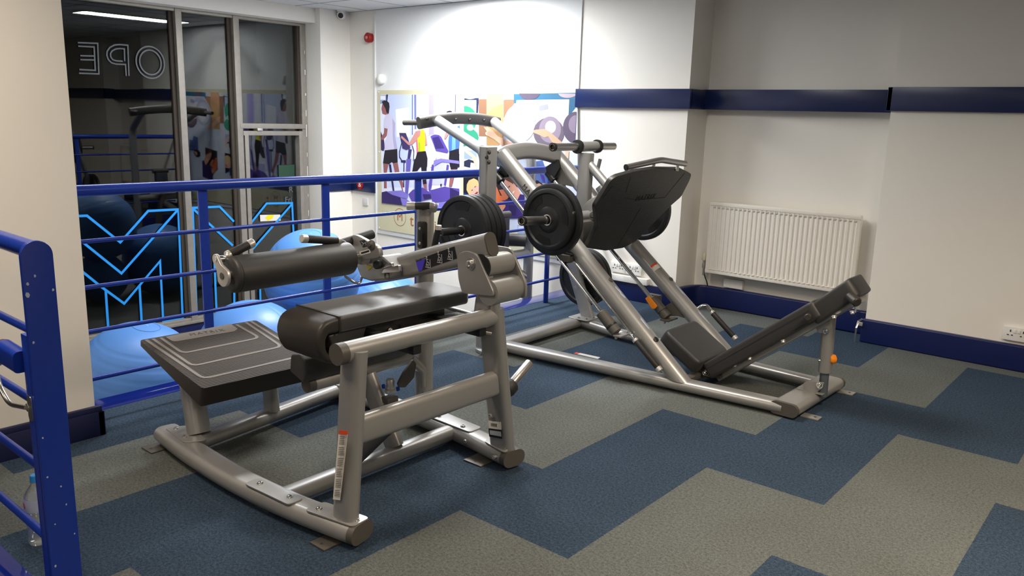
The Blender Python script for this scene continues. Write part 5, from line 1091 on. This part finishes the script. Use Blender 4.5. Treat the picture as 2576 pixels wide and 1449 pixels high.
lp('brace', oval(NB(), [(-2.8664,4.25,1.031), (-2.7759,4.25,0.9144)], 0.04, 0.06))
lp('carriage_plate', prism(NB(), round_poly([(-2.8363,4.02,0.9119), (-2.7923,4.02,0.9639), (-2.6219,4.02,1.0602), (-2.5626,4.02,0.9954), (-2.6306,4.02,0.7534), (-2.743,4.02,0.716), (-2.8289,4.02,0.7791)], 0.03), (0, 0.012, 0), 0.002))
lp('carriage_beam', tube(NB(), [(-2.78, 3.66, 0.875), (-2.80, 4.62, 0.865)], 0.035, n=26))
lp('carriage_knuckle', box(NB(), (-2.86, 3.86, 0.70), (-2.70, 4.36, 0.86), 0.02), M['silver_dark'])
obj('bumper', lathe(NB(), (-2.7101,3.97,0.8916), (0.3, -0.9, 0.2), [(0.020, -0.03), (0.024, 0), (0.018, 0.012), (0, 0.014)], 22), M['silver_dark'], B, SM)
# seat, back rest, head rest
sdir = Vector((0.85, 0, -0.53)).normalized(); snor = Vector((0.53, 0, 0.85)).normalized()
def slab(c, d, n_, w, l, th, bev, name, m, label=None, taper=0.0, parent=None):
    """cushion centred at c: length l along d, width w along Y, thickness th along n_"""
    c, d, n_ = Vector(c), Vector(d).normalized(), Vector(n_).normalized(); y = Vector((0, 1, 0))
    P = [c - d * l / 2 - y * (w / 2), c + d * l / 2 - y * (w / 2 - taper), c + d * l / 2 + y * (w / 2 - taper), c - d * l / 2 + y * (w / 2)]
    bm = prism(NB(), [p - n_ * th / 2 for p in round_poly(P, 0.04, 4)], n_ * th, bev)
    return obj(name, bm, M[m], parent or B, SM, label)
slab((-2.080, 4.135, 0.182), sdir, snor, 0.36, 0.28, 0.088, 0.022, 'seat_cushion', 'vinyl', 'black seat cushion')
bdir = Vector((-1.4102,4,0.551)) - Vector((-1.8771,4,0.1714)); bnor = Vector((-bdir.z, 0, bdir.x)).normalized()
bc = (Vector((-1.3824,4,0.5353)) + Vector((-1.9188,4,0.1003))) / 2; bc.y = 4.15
bk = slab(bc - bnor * 0.002, bdir, bnor, 0.30, 0.74, 0.092, 0.022, 'back_cushion', 'vinyl', 'long black back cushion', 0.02)
obj('seam', prism(NB(), [bc - Vector((0, 0.151, 0)) - bdir.normalized() * 0.34 + bnor * 0.008, bc - Vector((0, 0.142, 0)) + bdir.normalized() * 0.33 + bnor * 0.008, bc - Vector((0, 0.142, 0)) + bdir.normalized() * 0.33 + bnor * 0.011, bc - Vector((0, 0.151, 0)) - bdir.normalized() * 0.34 + bnor * 0.011], (0, -0.001, 0)), M['grip'], bk)
hc = Vector((-1.2913,4.05,0.5717)); hc.y = 4.15
slab(hc + bnor * 0.020, bdir + bnor * 0.05, bnor, 0.25, 0.27, 0.100, 0.034, 'head_cushion', 'vinyl', 'black head cushion', 0.02)
obj('handle', lathe(NB(), (-1.1989,4.02,0.6242), (0.75, -0.6, -0.25), [(0.022, -0.03), (0.024, 0), (0.024, 0.035), (0.018, 0.04), (0, 0.04)], 24), M['vinyl_side'], B, SM)
obj('handle', lathe(NB(), (-1.3935,3.99,0.5042), (0.2, -0.9, 0.1), [(0.018, 0), (0.018, 0.03), (0.014, 0.034), (0, 0.034)], 20), M['vinyl_side'], B, SM)
fr = Vector(bdir).normalized()
lp('back_frame', sweep(NB(), [bc - bnor * 0.062 - fr * 0.36, bc - bnor * 0.062 + fr * 0.53], lambda i, k: rrect(0.16, 0.035, 0.008), (0, 0, 1)))
lp('seat_frame', sweep(NB(), [(-2.16, 4.145, 0.155), (-1.95, 4.145, 0.055), (-1.86, 4.145, 0.065)], lambda i, k: rrect(0.20, 0.022, 0.006), (0, 0, 1)), M['silver_dark'])
for q in ((-1.7781,4.03,0.1596), (-1.6965,4.03,0.2156), (-1.5252,4.03,0.3455), (-1.2827,4.03,0.5195), (-1.1986,4.03,0.5589)): bolt(q, (0.35, -0.5, -0.8), 0.010, B, 'alu', 0.014)
hg = lp('seat_hinge', prism(NB(), round_poly([(-1.9526,4.03,0.0904), (-1.9108,4.03,0.1115), (-1.866,4.03,0.0918), (-1.8941,4.03,0.0575), (-1.9546,4.03,0.055)], 0.008), (0, 0.20, 0), 0.002), M['chrome'])
bolt((-1.9483,4.025,0.0693), (0, -1, 0), 0.010, B)
lp('seat_support', box(NB(), (-2.0, 4.05, 0.03), (-1.94, 4.25, 0.09), 0.01), M['silver_dark'])
lp('seat_support', box(NB(), (-2.02, 3.87, 0.035), (-1.97, 4.44, 0.065), 0.01), M['silver_dark'])
# adjustable strut
sp0, sp1 = Vector((-1.335, 4.155, 0.09)), Vector((-1.3454,4.155,0.4782))
dd = (sp1 - sp0).normalized()
st_ = lp('strut_sleeve', tube(NB(), [sp0 + dd * 0.10, sp1], 0.034, n=28))
lp('strut_rod', tube(NB(), [sp0 - dd * 0.03, sp0 + dd * 0.14], 0.023, n=24), flat('slate_rod', (78, 86, 92)), 'dark inner rod')
obj('adjust_knob', lathe(NB(), (-1.3103,4.155,0.2664), (0.75, 0.6, 0), [(0.008, -0.03), (0.008, -0.012), (0.020, -0.010), (0.026, 0.003), (0.022, 0.018), (0.010, 0.024), (0, 0.025)], 26), M['orange'], st_, SM, 'orange adjuster knob')
bolt((-1.3614,4.13,0.252), (-0.8, -0.6, 0), 0.009, B)
lp('strut_bracket', prism(NB(), round_poly([(-1.3953,4.115,0.4295), (-1.3272,4.115,0.476), (-1.3151,4.115,0.4385), (-1.331,4.115,0.3998), (-1.3842,4.115,0.402)], 0.01), (0, 0.006, 0), 0.001), M['silver'])
bolt((-1.3419,4.112,0.4171), (0, -1, 0), 0.012, B)
lp('strut_bracket', prism(NB(), round_poly([(-1.4291,4.115,0.1139), (-1.41,4.115,0.1337), (-1.3201,4.115,0.1465), (-1.3285,4.115,0.1099), (-1.3625,4.115,0.0797), (-1.4212,4.115,0.0784)], 0.01), (0, 0.006, 0), 0.001), M['silver'])
lp('strut_bracket', box(NB(), (-1.46, 4.11, 0.075), (-1.32, 4.20, 0.082), 0.002), M['silver'])
bolt((-1.3416,4.112,0.1269), (0, -1, 0), 0.013, B)

# weight plates: one built, the others copied
def make_plate(r, th, name, label):
    t = thing(name, (0, 0, 0), label, 'weight plate')
    # axis along -Y, front face at y = -th
    rim = r * 0.86
    bm = NB()
    prof = [(0.026, 0), (r - 0.008, 0), (r, 0.006), (r, th - 0.006), (r - 0.008, th), (rim, th), (rim - 0.008, th - 0.010), (0.075, th - 0.010), (0.068, th - 0.004), (0.030, th - 0.002), (0.026, th - 0.004), (0.026, 0)]
    lathe(bm, (0, 0, 0), (0, -1, 0), prof, 64, False)
    obj('disc', bm, M['rubber'], t, SM)
    hub = obj('hub_ring', lathe(NB(), (0, 0, 0), (0, -1, 0), [(0.0255, th - 0.003), (0.031, th - 0.002), (0.031, th + 0.0015), (0.0255, th + 0.0015), (0.0255, th - 0.003)], 36, False), M['steel'], t, SM, 'bare metal hub ring')
    for k in range(3):
        bm = NB(); a0 = PI / 2 + 2 * PI * k / 3 + 0.95; pts = []
        for i in range(9): a = a0 - 0.42 + 0.84 * i / 8; pts.append((rim * 0.93 * math.cos(a), -th + 0.0095, rim * 0.93 * math.sin(a)))
        for i in range(9): a = a0 + 0.36 - 0.72 * i / 8; pts.append((rim * 0.68 * math.cos(a), -th + 0.0095, rim * 0.68 * math.sin(a)))
        prism(bm, pts, (0, -0.0012, 0)); obj('grip_slot', bm, flat('slot_black', (3, 3, 3)), t)
    return t
def copy_tree(o, loc, label, rot=0.0, group=None, scale=1.0):
    c = o.copy(); COL.objects.link(c); c.location = loc; c.rotation_euler = (0, rot, 0); c['label'] = label
    if group: c['group'] = group
    for ch in list(o.children):
        d = ch.copy(); COL.objects.link(d); d.parent = c
        for g in ch.children:
            e_ = g.copy(); COL.objects.link(e_); e_.parent = d
    return c
big = make_plate(0.205, 0.040, 'weight_plate', 'large black plate on the near carriage horn, behind the smaller one')
small = make_plate(0.176, 0.034, 'weight_plate', 'smaller black plate at the front of the near carriage horn')
px_ = -2.768
big.location = (px_, 3.665, 0.882); big.rotation_euler = (0, 0.5, 0); big['group'] = 'plates on the near carriage horn'
small.location = (px_ + 0.004, 3.624, 0.884); small.rotation_euler = (0, 0.15, 0); small['group'] = 'plates on the near carriage horn'
horn((-2.78, 3.66, 0.877), (-2.7441,3.345,0.8995), B, 'steel', 0.024)
horn((-2.80, 4.62, 0.866), (-2.81, 4.95, 0.866), B, 'steel', 0.024)
copy_tree(big, (-2.80, 4.70, 0.866), 'black plate on the far carriage horn, behind the foot plate', 1.2, 'plates on the far carriage horn')
copy_tree(small, (-2.80, 4.742, 0.866), 'outer black plate on the far carriage horn', 0.4, 'plates on the far carriage horn')
# storage horns
SXn, SZn = -3.225, 0.790
horn((SXn, 3.55, SZn), (SXn + 0.0, 3.215, SZn + 0.006), B, 'plastic', 0.022)
names = ['innermost', 'second', 'third', 'outermost']
for k in range(4):
    copy_tree(big, (SXn, 3.548 - 0.043 * k, SZn), names[k] + ' black plate in the stack stored on the near rear upright', 0.3 + 0.9 * k, 'plates stored on the near rear upright')
horn((-3.27, 4.62, 0.345), (-3.27, 4.88, 0.345), B, 'steel', 0.022)
for k in range(2):
    copy_tree(big, (-3.255, 4.70 + 0.043 * k, 0.335), ('inner' if k == 0 else 'outer') + ' black plate stored low on the far rear upright', 2.0 + k, 'plates stored low at the far side')
t = thing('plate_clip', (-2.66, 3.66, 0.93), 'small steel spring clip on the rim of the near plates', 'clip')
obj('clip_body', box(NB(), (-2.615, 3.60, 0.925), (-2.595, 3.63, 0.945), 0.004), M['steel'], t, SM)
obj('clip_foot', box(NB(), (-2.612, 3.605, 0.895), (-2.598, 3.625, 0.912), 0.003), M['steel'], t, SM)

# ------------------------------------------------------------------ pull-up station on the lower level
Cc = thing('pull_up_station', (-4.40, 5.08, ZL), 'grey pull-up station with arched top bar standing below the mural', 'exercise machine')
def cp(name, bm, m=None, label=None): return obj(name, bm, m or M['silver'], Cc, SM, label)
lg = {}
for yb, ya, nm in ((4.80, 4.73, 'L'), (5.38, 5.42, 'R')):
    cp('upright', tube(NB(), [(-4.33, yb, ZL + 0.04), (-4.33, yb, 1.08), (-4.36, yb, 1.18), (-4.80, ya, 1.40)], 0.043, 0.16, 24))
cp('top_bar', oval(NB(), [(-4.83, 4.55, 1.375), (-4.83, 4.72, 1.40), (-4.83, 4.98, 1.425), (-4.83, 5.25, 1.42), (-4.83, 5.52, 1.39)], 0.05, 0.10, 0.1), M['silver_dark'], 'arched box-section bar')
obj('stub_handle', tube(NB(), [(-4.84, 4.57, 1.38), (-5.02, 4.57, 1.375)], 0.022), M['silver_dark'], Cc, SM)
obj('stub_handle', tube(NB(), [(-4.84, 5.50, 1.39), (-5.02, 5.50, 1.385)], 0.022), M['silver_dark'], Cc, SM)
for y in (4.62, 4.80, 4.95, 5.12, 5.30, 5.45): bolt((-4.803, y, 1.41), (1, 0, 0), 0.011, Cc, 'silver_dark', 0.01)
cp('base_beam', oval(NB(), [(-4.33, 4.70, ZL + 0.04), (-4.33, 5.48, ZL + 0.04)], 0.09, 0.06)); cp('base_beam', oval(NB(), [(-4.35, 5.09, ZL + 0.04), (-5.35, 5.09, ZL + 0.04)], 0.09, 0.06)); cp('base_beam', oval(NB(), [(-5.35, 4.85, ZL + 0.04), (-5.35, 5.35, ZL + 0.04)], 0.09, 0.06))
cp('cross_bar', tube(NB(), [(-4.33, 4.80, 0.30), (-4.33, 5.38, 0.30)], 0.040))
cp('diagonal_strut', tube(NB(), [(-4.34, 5.36, 0.09), (-4.40, 5.08, 0.26)], 0.035), M['steel'])
cp('back_pad_board', slab_ := box(NB(), (-4.44, 5.02, 0.36), (-4.37, 5.17, 0.62), 0.012), flat('slate_panel', (70, 72, 80)), 'dark upright back board')
cp('board_cap', tube(NB(), [(-4.40, 4.99, 0.64), (-4.40, 5.19, 0.64)], 0.030), M['silver_dark'])
cp('lower_strut', oval(NB(), [(-4.40, 5.10, 0.32), (-4.40, 5.02, -0.05)], 0.05, 0.10, up=(1, 0, 0)), M['silver_dark'])
cp('arm_roller', tube(NB(), [(-4.42, 5.20, 0.42), (-4.30, 5.30, 0.42)], 0.055), M['vinyl'], 'black foam roller')
obj('lettering', textmesh('MATRIX', 0.06, (-4.288, 4.775, 0.86), (0, 0, -1), (0.2, 1, 0), 0.0006, spacing=1.3), M['black'], Cc)
